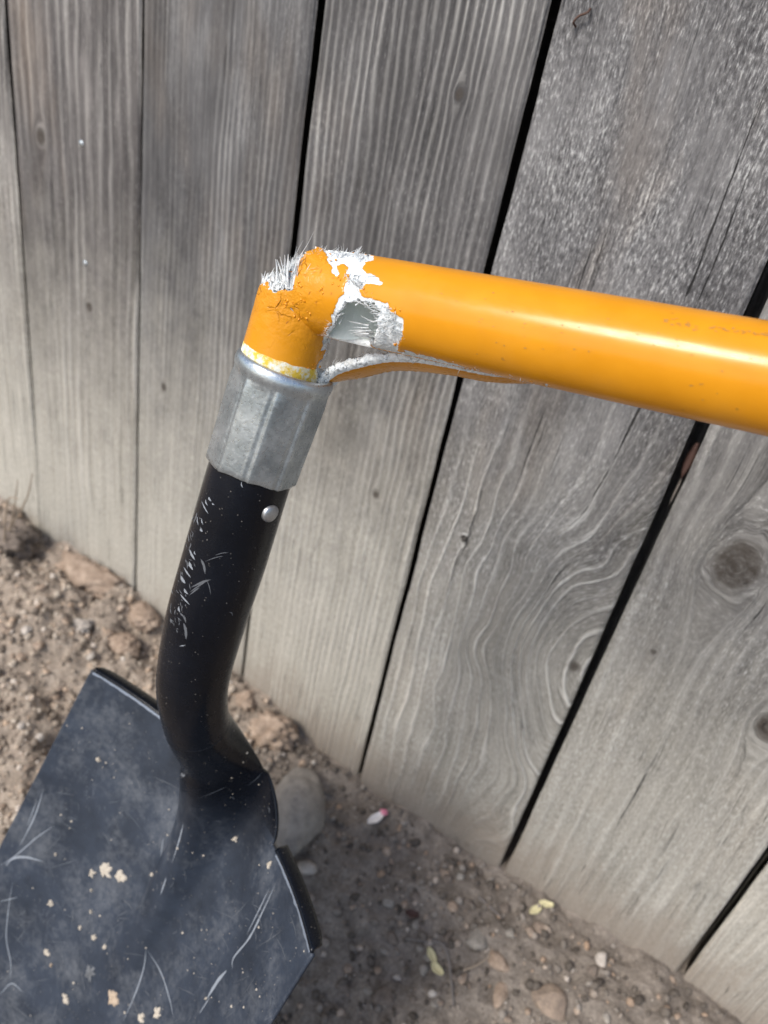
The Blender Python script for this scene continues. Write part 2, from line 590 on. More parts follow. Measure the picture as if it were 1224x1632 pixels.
def ground_h(x, y):
    x = np.asarray(x, float); y = np.asarray(y, float)
    dist = np.clip(D - y, 0, None)
    base = np.interp(x, _bx, _bz)
    slope = np.interp(dist, [0, .06, .16, .30, .45, .8, 2], [0, .0, -.035, -.125, -.16, -.17, -.17])
    left = np.clip((-.20 - x) / .22, 0, 1); left = left * left * (3 - 2 * left)
    h = base + slope + .012 * fbm(x * 9, y * 9, 0, 3, 2)
    near = np.clip(1.6 - np.hypot(x + .3, y - .2), 0, 1)
    h = h + near * ((.006 + .011 * left) * fbm(x * 34, y * 34, 0, 3, 5) + (.0045 + .0040 * left) * (clods(x, y, 75, 9) - .7) + (.0014 + .0016 * left) * fbm(x * 240, y * 240, 0, 3, 14))
    # soil mound against the fence on the left
    h = h + .022 * np.exp(-(((x + .66) / .085) ** 2 + ((y - D + .03) / .07) ** 2))
    h = h + .020 * np.exp(-(((x + .50) / .055) ** 2 + ((y - D + .06) / .055) ** 2))
    h = h - .010 * np.exp(-(((x + .40) / .05) ** 2 + ((y - D + .10) / .05) ** 2))
    h = h + .005 * np.exp(-((D - y) / .02) ** 2) * (.6 + fbm(x * 20, 3, 0, 2, 77))
    return h


def axis(lo, hi, step, far):
    c = np.arange(lo, hi + step / 2, step)
    g1, s, p = [], step, lo
    while p > -far:
        s *= 1.35; p -= s; g1.append(p)
    g2, s, p = [], step, hi
    while p < far:
        s *= 1.35; p += s; g2.append(p)
    return np.concatenate([g1[::-1], c, g2])


gx = axis(-.95, .42, .0024, 60)
gy = axis(-.05, .445, .0024, 60)
GX, GY = np.meshgrid(gx, gy)
GZ = ground_h(GX, GY)


def dirt_mat(name, grain=False):
    t = NT(name)
    P = t.obj()
    x, y, z = t.sep(P)
    n1 = t.noise(P, 9, 4, .6)
    n2 = t.noise(P, 60, 5, .65)
    n3 = t.noise(P, 420, 4, .65)
    v = t.math('MULTIPLY_ADD', n2, .5, t.math('MULTIPLY', n3, .5))
    dry = t.mapr(t.math('MULTIPLY_ADD', t.math('SUBTRACT', n1, .5), .35, t.math('MULTIPLY', x, -1)), .18, .36, 0, 1, True)   # paler left side, brighter sun there put into the colour
    cA = t.ramp(v, [(.25, (.06, .050, .041)), (.5, (.19, .162, .136)), (.75, (.38, .33, .28))])
    cB = t.ramp(v, [(.25, (.08, .063, .050)), (.5, (.29, .238, .19)), (.75, (.56, .48, .40))])
    c = t.mix(dry, cA, cB)
    if grain:
        rn = t.attr('rnd')
        r2 = t.attr('rnd2')
        gA = t.ramp(rn, [(0, (.06, .050, .042)), (.45, (.17, .146, .123)), (.75, (.30, .265, .23)), (.9, (.36, .25, .17)), (1, (.55, .51, .46))])
        gB = t.ramp(rn, [(0, (.10, .080, .063)), (.4, (.29, .238, .19)), (.75, (.50, .43, .35)), (.9, (.48, .35, .25)), (1, (.68, .62, .55))])
        gc = t.mix(dry, gA, gB)
        c = t.mix(.9, c, gc)
    h = t.math('MULTIPLY_ADD', n3, .6, n2)
    return t.out(c, .95, t.bump(h, .0022, .9), spec=.2)


dirt = dirt_mat('dry_dirt')
grain_m = dirt_mat('dirt_grains', True)
ground = new_mesh('ground', np.stack([GX, GY, GZ], -1).reshape(-1, 3), grid_faces(len(gx), len(gy)), [dirt])
tag(ground, 'dry brown dirt ground with loose grit along the fence', None, None, 'structure')


_ix = (gx > -1.1) & (gx < .6); _iy = (gy > -.2) & (gy < D)
_sub = np.stack([GX, GY, GZ], -1)[_iy][:, _ix]
ground_bvh = BVHTree.FromPolygons([Vector(v) for v in _sub.reshape(-1, 3)], [tuple(f) for f in grid_faces(_sub.shape[1], _sub.shape[0])])


def on_ground(px, py):
    v = Vector(R3 @ q(px, py)).normalized()
    loc, n_, i_, d_ = ground_bvh.ray_cast(Vector((0, 0, HC)), v)
    if loc is None or loc[1] > D - .002:
        P = on_fence(px, py, D - .002)
        return np.array([P[0], P[1], float(ground_h(P[0], P[1]))])
    return np.array(loc)


import bmesh


def ico(sub):
    bm = bmesh.new()
    bmesh.ops.create_icosphere(bm, subdivisions=sub, radius=1)
    v = np.array([x.co[:] for x in bm.verts]); f = np.array([[x.index for x in p.verts] for p in bm.faces])
    bm.free()
    return v, f


ICO = {}


def rot(n):
    a = rng.normal(size=(n, 4)); a /= np.linalg.norm(a, axis=1)[:, None]
    w_, x, y, z = a.T
    return np.stack([1 - 2 * (y * y + z * z), 2 * (x * y - z * w_), 2 * (x * z + y * w_), 2 * (x * y + z * w_), 1 - 2 * (x * x + z * z), 2 * (y * z - x * w_),
                     2 * (x * z - y * w_), 2 * (y * z + x * w_), 1 - 2 * (x * x + y * y)], 1).reshape(n, 3, 3)


def lump(sub, seed, amp=.3, sc=1.3, flat=.75, rough_=.0):
    v, f = ICO.setdefault(sub, ico(sub)) if sub not in ICO else ICO[sub]
    k = 1 + amp * fbm(v[:, 0] * sc + seed * 7, v[:, 1] * sc + 3, v[:, 2] * sc, 3, seed)
    # a few planar chips so that it reads as broken stone rather than a ball
    r_ = np.random.default_rng(seed)
    p = v * k[:, None]
    for _ in range(4 if sub != 3 else 9):
        d_ = r_.normal(size=3); d_ /= np.linalg.norm(d_)
        lim = r_.uniform(.62, .9) if sub != 3 else r_.uniform(.5, .85)
        s_ = p @ d_
        p = p - np.outer(np.maximum(s_ - lim, 0) * .85, d_)
    if sub >= 3:
        p = p * (1 + rough_ * fbm(v[:, 0] * 5 + seed, v[:, 1] * 5, v[:, 2] * 5, 3, seed + 9, .7))[:, None]
    p[:, 2] *= flat
    return p, f


protos = [lump(1, s, .35, 1.2, .8) for s in range(8)]


def scatter(n, sizes, region, keep=None):
    V, Fc, A1, A2 = [], [], [], []
    off = 0
    xs = rng.uniform(region[0], region[1], n); ys = D - .004 - (D - .004 - region[2]) * rng.uniform(0, 1, n)
    if keep is not None:
        m = keep(xs, ys); xs, ys = xs[m], ys[m]
    n = len(xs)
    zz = ground_h(xs, ys)
    s = sizes[0] * (sizes[1] / sizes[0]) ** (rng.uniform(0, 1, n) ** 2.2)
    Rm = rot(n)
    for i in range(n):
        p, f = protos[i % 8]
        v = (p * s[i] * np.array([1, rng.uniform(.7, 1.1), rng.uniform(.6, 1)])) @ Rm[i].T + np.array([xs[i], ys[i], zz[i] + s[i] * .25])
        v[:, 1] = np.minimum(v[:, 1], D - .0035)
        V.append(v); Fc.append(f + off); off += len(v)
        A1.append(np.full(len(v), rng.uniform())); A2.append(np.full(len(v), rng.uniform()))
    return np.vstack(V), np.vstack(Fc), np.concatenate(A1), np.concatenate(A2)


v1 = scatter(17000, (.0008, .0050), (-.95, .36, .0))
v2 = scatter(14000, (.0009, .0042), (-.95, -.22, .0))
n1_ = len(v1[0])
gr = new_mesh('gravel', np.vstack([v1[0], v2[0]]), np.vstack([v1[1], v2[1] + n1_]), [grain_m], None, smooth=False,
              attrs=dict(rnd=np.concatenate([v1[2], v2[2]]), rnd2=np.concatenate([v1[3], v2[3]])))
tag(gr, 'loose gritty soil crumbs and fine gravel strewn over the dirt', 'gravel', None, 'stuff')


def stone_mat(name, c1, c2, rough=.85):
    t = NT(name)
    P = t.obj()
    n1 = t.noise(P, 90, 5, .65)
    n2 = t.noise(P, 700, 3, .6)
    c = t.mix(t.mapr(n1, .35, .65), c1, c2)
    c = t.mix(t.mapr(n2, .55, .75, 0, .4), c, tuple(min(1, x * 1.7) for x in c2))
    return t.out(c, rough, t.bump(t.math('MULTIPLY_ADD', n2, .4, n1), .0016, .8), spec=.3)


S_grey = stone_mat('grey_stone', (.19, .17, .15), (.32, .29, .25), .7)
S_tan = stone_mat('tan_clod', (.22, .16, .115), (.40, .31, .24))
S_brown = stone_mat('brown_stone', (.19, .15, .12), (.33, .255, .195))
S_pale = stone_mat('pale_stone', (.33, .29, .25), (.50, .45, .40))
S_dark = stone_mat('dark_clod', (.11, .09, .075), (.22, .18, .148))


def stone(name, px, py, w_px, h_px, mat, label, cat='stone', seed=0, flat=.7, sink=.3, rz=0., amp=.25, sub=3, group=None, d=None):
    P = on_ground(px, py) if d is None else d
    dep = (np.asarray(P) - np.array([0, 0, HC])) @ R3[:, 2]
    wm, hm = w_px * dep / F / 2, h_px * dep / F / 2
    p, f = lump(4 if cat == 'clod' and w_px > 32 else sub, seed + 100, amp, 1.1, 1.0, .5 if cat == 'clod' else .07)
    p = p * np.array([wm, hm, min(wm, hm) * flat])
    ca, sa = math.cos(rz), math.sin(rz)
    p = p @ np.array([[ca, sa, 0], [-sa, ca, 0], [0, 0, 1]])
    c = np.array([P[0], P[1], P[2] + min(wm, hm) * flat * (1 - 2 * sink) * .6])
    v = p + c
    v[:, 1] = np.minimum(v[:, 1], D - .003)
    o = new_mesh(name, v, f, [mat], None, origin=(c[0], c[1], P[2]))
    return tag(o, label, cat, group)


stone('rock', 474, 1300, 84, 150, S_grey, 'smooth grey egg-shaped rock half hidden behind the shovel socket', 'rock', 3, .9, .2, .55, .16, sub=4)
stone('soil_clod', 436, 1172, 78, 62, S_tan, 'large orange-tan soil clod between the shovel socket and the fence', 'clod', 5, .9, .2, .3)
stone('soil_clod', 392, 1120, 36, 32, S_tan, 'small tan clod right below the fence gap beside the shovel socket', 'clod', 6, .9, .2)
stone('soil_clod', 200, 1030, 50, 36, S_tan, 'crumbly tan clod just above the left step of the blade', 'clod', 8, .8, .3)
stone('soil_clod', 130, 1000, 36, 30, S_pale, 'pale lump on the dirt mound left of the shovel', 'clod', 9, .8, .3)
stone('soil_clod', 28, 872, 84, 66, S_dark, 'big dark clod of earth at the left edge against the fence', 'clod', 10, .9, .25, 0, .45)
stone('soil_clod', 150, 925, 120, 70, S_tan, 'broad dusty clod on the mound at the foot of the fence', 'clod', 12, .6, .35, 0, .4)
stone('soil_clod', 232, 985, 56, 48, S_tan, 'tan clod at the fence foot directly left of the black socket', 'clod', 13, .8, .3)
stone('stone', 872, 1600, 74, 56, S_brown, 'flat reddish-brown stone lying at the bottom right of the dirt', 'stone', 14, .55, .25, .4)
stone('stone', 792, 1534, 40, 30, S_tan, 'small tan-orange stone above the flat reddish-brown stone', 'stone', 15, .6, .25)
stone('stone', 798, 1585, 24, 50, S_tan, 'narrow upright tan chip left of the flat reddish-brown stone', 'stone', 16, .7, .2, .2)
stone('stone', 958, 1532, 26, 26, S_pale, 'pale round pebble near the fence at the right end of the dirt', 'stone', 17, .8, .2)
stone('stone', 488, 1382, 34, 26, S_pale, 'pale round pebble below the smooth grey rock', 'stone', 18, .8, .2)
stone('stone', 612, 1590, 40, 44, S_dark, 'dark angular stone beside the blade at the bottom edge', 'stone', 19, .7, .25)
stone('stone', 862, 1482, 34, 20, S_brown, 'small rusty chip under the pale yellow petals by the fence', 'stone', 20, .6, .2)
stone('stone', 760, 1500, 46, 40, S_grey, 'grey stone in the middle of the dirt right of the twig', 'stone', 21, .6, .3)
stone('stone', 720, 1445, 22, 18, S_tan, 'tiny tan pebble below the fence in the middle of the dirt', 'stone', 22, .7, .2)
k = 0
while k < 34:
    px, py = rng.uniform(520, 1140), rng.uniform(1380, 1625)
    P = on_ground(px, py)
    if P[1] > D - .02: continue
    s = rng.uniform(12, 26)
    stone('pebble', px, py, s, s * rng.uniform(.6, 1), [S_grey, S_dark, S_brown, S_grey, S_dark, S_tan][k % 6],
          'small %s pebble lying in the loose dirt right of the blade' % ['grey', 'dark', 'rusty', 'grey', 'dark', 'tan'][k % 6], 'pebble', 40 + k, .75, .3, rng.uniform(0, 3), sub=3, group='%s pebbles right of the blade' % ['grey', 'dark', 'rusty', 'grey', 'dark', 'tan'][k % 6])
    k += 1
k = 0
while k < 22:
    px, py = rng.uniform(0, 240), rng.uniform(930, 1300)
    if px > 150 and py > 1060 or py > 1060 + (145 - px) * 1.7: continue
    P = on_ground(px, py)
    if P[1] > D - .02: continue
    s = rng.uniform(11, 22)
    stone('crumb', px, py, s, s * rng.uniform(.6, 1), [S_tan, S_pale, S_tan, S_brown][k % 4],
          '%s crumb of dry soil on the mound left of the blade' % ['tan', 'pale', 'tan', 'brown'][k % 4], 'clod', 90 + k, .8, .25, rng.uniform(0, 3), sub=3, group='%s soil crumbs left of the blade' % ['tan', 'pale', 'tan', 'brown'][k % 4])
    k += 1

# ------------------------------------------------------------------ shovel frame
Lc = q(145, 1068) * .489
Rc = q(497, 1522) * .368
wv = Rc - Lc
HWB = np.linalg.norm(wv) / 2
wv /= np.linalg.norm(wv)
Mc = (Lc + Rc) / 2
lv = np.array([-.485, .857, .17]); lv -= wv * (lv @ wv); lv /= np.linalg.norm(lv)
bv = np.cross(wv, lv)


def S(w_, b_, l_):
    """shovel coordinates (across, back, along) -> world"""
    w_, b_, l_ = np.broadcast_arrays(np.asarray(w_, float), np.asarray(b_, float), np.asarray(l_, float))
    P = Mc + w_[..., None] * wv + b_[..., None] * bv + l_[..., None] * lv
    return W(P)


def lb(px, py):
    v = q(px, py); t = (Mc @ wv) / (v @ wv)
    d_ = v * t - Mc
    return d_ @ lv, d_ @ bv, t


SAG = .035
print('blade width', 2 * HWB, 'collar depth', lb(457, 583)[2])
shovel = bpy.data.objects.new('shovel', None)
col.objects.link(shovel)
tipw = S(0, SAG, .29)
shovel.location = tipw
tag(shovel, 'black digging shovel with its orange fibreglass handle snapped above the metal collar', 'shovel')


# --- materials
def black_paint(name):
    t = NT(name)
    P = t.obj()
    wr = t.attr('worn_sky_tint')
    n1 = t.noise(P, 30, 4, .6)
    n2 = t.noise(P, 260, 4, .7)
    n4 = t.noise(P, 26, 6, .72)
    sp = t.voro(P, 420)
    specks = t.math('MULTIPLY', t.mapr(sp, .05, .16, 1, 0), t.mapr(t.noise(P, 160, 2), .5, .62, 0, 1))
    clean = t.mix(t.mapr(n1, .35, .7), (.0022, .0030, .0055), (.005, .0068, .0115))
    rub = t.mix(t.mapr(n4, .3, .7), (.016, .0215, .032), (.036, .047, .068))  # rubbed paint, with the sky's bluish reflection put into its colour
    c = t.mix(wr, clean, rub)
    scuff = t.math('MULTIPLY', t.mapr(t.math('MULTIPLY', n1, t.math('ADD', n2, .35)), .40, .68, 0, .45), wr)
    c = t.mix(scuff, c, (.16, .17, .185))
    c = t.mix(t.math('MULTIPLY', specks, .5), c, (.36, .33, .29))
    sc = t.noise(t.scale(P, (1, .1, .35)), 210, 2, .5, .4)
    sm = t.math('MULTIPLY', t.mapr(t.math('ABSOLUTE', t.math('SUBTRACT', sc, .5)), 0, .006, 1, 0), t.mapr(t.noise(P, 24, 2), .5, .65, 0, .3))
    c = t.mix(t.math('MULTIPLY', sm, wr), c, (.26, .27, .29))
    rg = t.math('MULTIPLY_ADD', wr, .20, t.mapr(n2, .3, .7, .20, .30))
    return t.out(c, rg, t.bump(n2, .0003, .45), spec=.28)


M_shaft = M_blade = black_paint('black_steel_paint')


def zinc_mat():
    t = NT('zinc_metal')
    P = t.obj()
    n1 = t.noise(P, 70, 5, .65)
    n2 = t.noise(P, 600, 4, .7)
    c = t.mix(t.mapr(n1, .35, .68), (.31, .35, .375), (.60, .645, .67))
    c = t.mix(t.mapr(n2, .56, .72, 0, .5), c, (.74, .75, .75))
    st = t.mapr(t.noise(P, 45, 3), .55, .72, 0, .5)
    c = t.mix(st, c, (.28, .315, .34))
    return t.out(c, t.mapr(n2, .3, .7, .22, .42), t.bump(t.math('MULTIPLY_ADD', n1, .25, n2), .00018, .6), .85)


M_zinc = zinc_mat()


def rivet_mat():
    t = NT('rivet_metal')
    n = t.noise(t.obj(), 900, 3)
    return t.out(t.mix(n, (.30, .31, .33), (.55, .56, .57)), .38, t.bump(n, .0001, .5), .85)


def orange_mat():
    t = NT('orange_handle_paint')
    P = t.obj()
    bare = t.attr('bare')
    resin = t.attr('resin')
    n1 = t.noise(P, 45, 4, .6)
    n2 = t.noise(P, 900, 4, .7)
    n3 = t.noise(P, 300, 3, .6)
    c = t.mix(t.mapr(n1, .3, .7), (.60, .240, .007), (.675, .280, .011))
    sp = t.voro(P, 95)
    spk = t.math('MULTIPLY', t.mapr(sp, .035, .07, 1, 0), t.mapr(t.noise(P, 22, 2), .46, .6, 0, .8))
    c = t.mix(t.math('MULTIPLY', spk, .8), c, (.16, .08, .03))
    wp = t.n('ShaderNodeVectorMath', operation='MULTIPLY_ADD')
    nz = t.n('ShaderNodeTexNoise'); nz.inputs['Scale'].default_value = 160; t.l(P, nz.inputs['Vector'])
    t.l(nz.outputs['Color'], wp.inputs[0]); wp.inputs[1].default_value = (.006, .006, .006); t.l(P, wp.inputs[2])
    ck = t.mapr(t.voro(wp.outputs[0], 150, 'DISTANCE_TO_EDGE'), .0, .05, 1, 0)
    ck = t.math('MULTIPLY', t.math('MULTIPLY', ck, t.attr('crinkle')), t.mapr(t.noise(P, 120, 2), .50, .60, 0, 1))
    c = t.mix(t.math('MULTIPLY', ck, .7), c, (.30, .095, .006))
    fade = t.mapr(t.noise(t.scale(P, (1, 1, 1)), 18, 5, .7), .5, .75, 0, .22)
    c = t.mix(fade, c, (.52, .27, .07))
    bf = t.mapr(t.math('MULTIPLY_ADD', t.math('SUBTRACT', t.noise(P, 620, 4, .7), .5), 1.1, bare), .44, .52)
    wcol = t.mix(t.mapr(t.noise(t.scale(P, (1, 1, .25)), 900, 4, .7), .38, .62), (.60, .645, .665), (.84, .87, .88))
    wcol = t.mix(t.mapr(t.noise(P, 160, 3), .58, .75, 0, .35), wcol, (.50, .50, .46))
    c = t.mix(bf, c, wcol)
    rf = t.mapr(t.math('MULTIPLY_ADD', t.math('SUBTRACT', n3, .5), .4, resin), .42, .56)
    rcol = t.mix(t.mapr(t.noise(P, 260, 4, .7), .42, .58), (.72, .50, .06), (.80, .80, .70))
    c = t.mix(rf, c, rcol)
    any_ = t.math('MAXIMUM', bf, rf)
    h = t.math('MULTIPLY_ADD', t.math('MULTIPLY', n2, any_), .45, t.math('MULTIPLY', bf, -.5))
    h = t.math('ADD', h, t.math('MULTIPLY', t.attr('crinkle'), t.math('MULTIPLY', n3, 2.0)))
    h = t.math('MULTIPLY_ADD', ck, -.8, h)
    scr = t.noise(t.scale(P, (.3, 1, 1)), 500, 2)
    rg = t.mix(t.math('MAXIMUM', any_, t.math('MULTIPLY', t.attr('crinkle'), .55)), t.mapr(scr, .3, .75, .16, .27), (.75, .75, .75))
    return t.out(c, rg, t.bump(h, .0007, .8), spec=.30)


M_orange = orange_mat()


def fibre_mat(name, a, b, transl=True):
    t = NT(name)
    P = t.obj()
    n = t.noise(t.scale(P, (1, 1, .2)), 900, 4, .7)
    c = t.mix(t.mapr(n, .35, .65), a, b)
    if transl:
        t.b.inputs['Subsurface Weight'].default_value = .7
        t.b.inputs['Subsurface Radius'].default_value = (1.0, 1.0, 1.0)
        t.b.inputs['Subsurface Scale'].default_value = .0025
    return t.out(c, .8, t.bump(n, .0002, .4), spec=.2)


M_inner = fibre_mat('pale_inner_fibreglass', (.80, .86, .81), (.88, .92, .88), False)
M_white = fibre_mat('torn_white_fibre', (.78, .82, .83), (.90, .92, .92))

# --- blade: one stamped sheet that rolls up into the socket
Lp = [(457, 583), (402, 745), (360, 885), (328, 990), (308, 1082), (311, 1140), (326, 1182)]
cl = [lb(*p)[:2] for p in Lp]
L_OPEN = cl[-1][0] - .002
print('centreline', cl, lb(346, 1226))      # below this the tube unrolls
cl_dense = catmull(np.array(cl + [lb(346, 1226)[:2], (lb(346, 1226)[0] + .03, lb(346, 1226)[1] + .016)]), 40)
order = np.argsort(cl_dense[:, 0])
cl_l, cl_b = cl_dense[order, 0], cl_dense[order, 1]
NECK = .047
NC = 121


def sag(x):
    return SAG * (1 - (x / HWB) ** 2)


def hump(x, v):
    v = np.asarray(v, float)
    h = .0366 * np.exp(-16.0 * v) * np.clip((.19 - v) / .06, 0, 1)
    s_ = .0100 + .0080 * np.exp(-13 * np.clip(v, 0, 1))
    return h * np.exp(-np.abs(x / s_) ** 3.0)


def rad(l_):
    return np.interp(l_, [c[0] for c in cl], [.0185, .0182, .0188, .0186, .0176, .0168, .0168])


uu = np.linspace(-1, 1, NC)


def tube_section(l_, t=0.0):
    """closed section, seam at the back; t>0 opens it towards the blade's neck section"""
    cb = np.interp(l_, cl_l, cl_b)
    db = (np.interp(l_ + .004, cl_l, cl_b) - np.interp(l_ - .004, cl_l, cl_b)) / .008
    tn = np.array([1, db]) / math.hypot(1, db)
    r_ = rad(l_)
    ph = math.pi * uu
    off = -r_ * np.cos(ph)
    ll = l_ - off * tn[1] * (1 - t)
    bb = cb + off * tn[0]
    xx = r_ * np.sin(ph)
    xo = NECK * uu
    bo = sag(xo) - hump(xo, min(l_, 0.0))
    return (1 - t) * xx + t * xo, (1 - t) * bb + t * bo, ll


rows = []
lbot = L_OPEN - .012
ls_t = np.linspace(cl[0][0] + .004, lbot, 220)
for l_ in ls_t:
    x, b_, ll = tube_section(l_)
    rows.append(S(x, b_, ll))
sock = np.array(rows)
fs = grid_faces(NC, len(rows))
socket = new_mesh('socket', sock.reshape(-1, 3), fs[:, ::-1], [M_shaft], shovel, origin=S(0, 0, lbot), attrs=dict(worn_sky_tint=np.zeros(sock.size // 3)))
tag(socket, 'glossy black tubular steel socket')

rows = []
for l_ in np.linspace(lbot, 0, 60):
    t_ = np.clip((l_ - lbot) / (0 - lbot), 0, 1)
    t_ = t_ * t_ * (3 - 2 * t_)
    x, b_, ll = tube_section(l_, t_)
    rows.append(S(x, b_, ll))
neck = np.array(rows)
NW = 50
xw = np.linspace(NECK, HWB, NW + 1)[1:]
xcols = np.concatenate([-xw[::-1], NECK * uu, xw])
vrow = np.linspace(0, .29, 190)
brow = []
for v in vrow:
    hw = HWB if v < .17 else HWB * math.sqrt(max(1 - ((v - .17) / .1205) ** 2.0, .0004))
    x = xcols * hw / HWB
    brow.append(S(x, sag(x) * (1 - .35 * (v / .29) ** 2) - hump(x, v), v))
brow = np.array(brow)
nB = len(xcols)
vb = np.vstack([neck.reshape(-1, 3), brow.reshape(-1, 3)])
fn = grid_faces(NC, len(neck))
fb = grid_faces(nB, len(brow)) + neck.shape[0] * NC
# weld neck's last row to the blade's central columns
lastrow = np.arange((len(neck) - 1) * NC, len(neck) * NC)
firstrow = neck.shape[0] * NC + NW + np.arange(NC)
remap = np.arange(len(vb)); remap[lastrow] = firstrow
faces = remap[np.vstack([fn, fb])]
_lw = (((vb - np.array([0, 0, HC])) @ R3) - Mc)
_ll, _ww = _lw @ lv, np.abs(_lw @ wv)
_wr = np.clip((_ll + .012) / .05, 0, 1)
_wr = np.maximum(_wr, np.clip((_ww - .03) / .02, 0, 1) * (_ll > -.003))
blade = new_mesh('blade', vb, faces[:, ::-1], [M_blade], shovel, origin=S(0, 0, 0), attrs=dict(worn_sky_tint=_wr))
tag(blade, 'scuffed black steel blade with dried mud on it')
sm = blade.modifiers.new('thickness', 'SOLIDIFY'); sm.thickness = .0018; sm.offset = -1

# folded steps on both shoulders
for sgn in (-1, 1):
    xs = np.linspace(.052, HWB - .001, 40) * sgn
    prof = [(0, .0002), (-.0012, .0008), (-.0019, .0022), (-.0020, .0034), (-.0019, .0060), (-.0017, .0092)]
    if sgn > 0: prof[-1] = (-.0017, .0082)
    rows = []
    for (dl, db) in prof:
        endr = np.clip((HWB - np.abs(xs)) / .006, 0, 1)
        rows.append(S(xs, sag(xs) + db * (.75 + .25 * endr) - .0003, dl * np.ones_like(xs)))
    o = new_mesh('step', np.array(rows).reshape(-1, 3), grid_faces(40, len(prof)) if sgn < 0 else grid_faces(40, len(prof))[:, ::-1], [M_blade], blade, origin=S(sgn * .08, sag(.08), 0), attrs=dict(worn_sky_tint=np.full(240, .0)))
    sm = o.modifiers.new('thickness', 'SOLIDIFY'); sm.thickness = .0018; sm.offset = 0


# --- collar
def axis_frame(p, q_):
    T = (q_ - p); Ln = np.linalg.norm(T); T = T / Ln
    wW = R3 @ wv
    N = wW - T * (wW @ T); N /= np.linalg.norm(N)
    return T, N, np.cross(T, N), Ln


def axis_pt(l_):
    return S(0, np.interp(l_, cl_l, cl_b), l_)


A0, A1 = axis_pt(cl[0][0] + .0012), axis_pt(cl[1][0])
T, N, B, Ln = axis_frame(A0, A1)        # T points down the socket
nA = 200
ang = np.linspace(0, 2 * math.pi, nA, endpoint=False)
facet = 9
fa = (ang / (2 * math.pi) * facet) % 1.0
flat_ = 1.0 / np.cos((fa - .5) * 2 * math.pi / facet)
flat_ = (flat_ - flat_.mean())
ridge = np.exp(-((fa - .08) / .035) ** 2) - .8 * np.exp(-((fa - .17) / .05) ** 2) + .5 * np.exp(-((fa - .30) / .02) ** 2) * (np.sin(ang * 2.3) > 0)
st = []   # (s, radius, facet amount)
RT, RB = .0210, .0199
st += [(.004, .0172, 0), (-.0005, .0174, 0), (-.0016, .0182, 0), (-.0020, .0192, 0), (-.0014, .0202, 0), (0.0, .0208, 0), (.0016, .0210, 0), (.0032, .0208, 0), (.0044, .0203, .1), (.0058, .0201, .5)]
for k_ in range(1, 20):
    s_ = .0058 + (Ln - .0058) * k_ / 19
    st.append((s_, .0201 - .0006 * k_ / 19, 1 if k_ > 1 else .8))
st.append((Ln + .0004, .0192, 1)); st.append((Ln - .001, .0181, 0))
rows = []
for (s_, r_, fk) in st:
    rr = r_ * (1 + .75 * fk * flat_) + .00045 * fk * ridge
    wob = .0006 * np.cos(ang * 3 + .7) * (s_ / Ln) ** 2 + .0002 * np.sin(ang * 9) * (1 if s_ > Ln * .9 else 0)
    rows.append(A0 + T * (s_ + wob)[:, None] + rr[:, None] * (np.cos(ang)[:, None] * N + np.sin(ang)[:, None] * B))
ferrule = new_mesh('collar', np.array(rows).reshape(-1, 3), grid_faces(nA, len(st), True), [M_zinc], shovel, origin=A0)
tag(ferrule, 'crimped silver zinc collar with a rolled lip')

# --- socket ray casting for details
sock_bvh = BVHTree.FromPolygons([Vector(v) for v in sock.reshape(-1, 3)], [tuple(f) for f in grid_faces(NC, len(sock))])
blade_bvh = BVHTree.FromPolygons([Vector(v) for v in vb], [tuple(f) for f in faces])
CAMP = Vector((0, 0, HC))


def cast(bvh, px, py):
    d_ = Vector(R3 @ q(px, py)).normalized()
    loc, nrm, idx, dist = bvh.ray_cast(CAMP, d_)
    if loc is None: return None, None
    if nrm.dot(d_) > 0: nrm = -nrm
    return np.array(loc), np.array(nrm)


# rivet
loc, nrm = cast(sock_bvh, 430, 818)
t1 = T - nrm * (T @ nrm); t1 /= np.linalg.norm(t1); t2 = np.cross(nrm, t1)
rows = []
na = 28
an = np.linspace(0, 2 * math.pi, na, endpoint=False)
for (rr, hh) in [(.0040, -.0008), (.0040, .0006), (.0038, .0011), (.0032, .0015), (.0022, .00185), (.0010, .0020), (.0001, .00203)]:
    rows.append(loc + nrm * hh + rr * (np.cos(an)[:, None] * t1 + np.sin(an)[:, None] * t2))
o = new_mesh('rivet', np.array(rows).reshape(-1, 3), grid_faces(na, len(rows), True), [rivet_mat()], socket, origin=loc)


# --- scratches: thin slivers following the painted steel
def sliver(bvh, pts, w0, lift=.00012):
    """pts: pixel polyline; returns verts, faces"""
    pts = catmull(np.array(pts, float), 5) if len(pts) > 2 else np.linspace(pts[0], pts[-1], 7)
    V = []
    n = len(pts)
    for i, p in enumerate(pts):
        tn = pts[min(i + 1, n - 1)] - pts[max(i - 1, 0)]
        tn = tn / (np.linalg.norm(tn) + 1e-9)
        nn = np.array([-tn[1], tn[0]])
        hw_ = w0 / 2 * math.sin(math.pi * (i + .35) / (n - .3)) * random.uniform(.75, 1.15)
        for s_ in (-1, 1):
            a_, nr = cast(bvh, *(p + nn * hw_ * s_))
            if a_ is None: return None
            V.append(a_ + nr * lift)
    Fq = [[2 * i, 2 * i + 1, 2 * i + 3, 2 * i + 2] for i in range(n - 1)]
    return V, Fq


def add_slivers(name, parent, bvh, items, mat, label):
    V, Fq = [], []
    for pts, w0 in items:
        r_ = sliver(bvh, pts, w0)
        if r_ is None: continue
        o_ = len(V)
        V += r_[0]; Fq += [[i + o_ for i in f] for f in r_[1]]
    o = new_mesh(name, V, Fq, [mat], parent, origin=V[0])
    o['kind'] = 'stuff'
    o['label'] = label
    return o


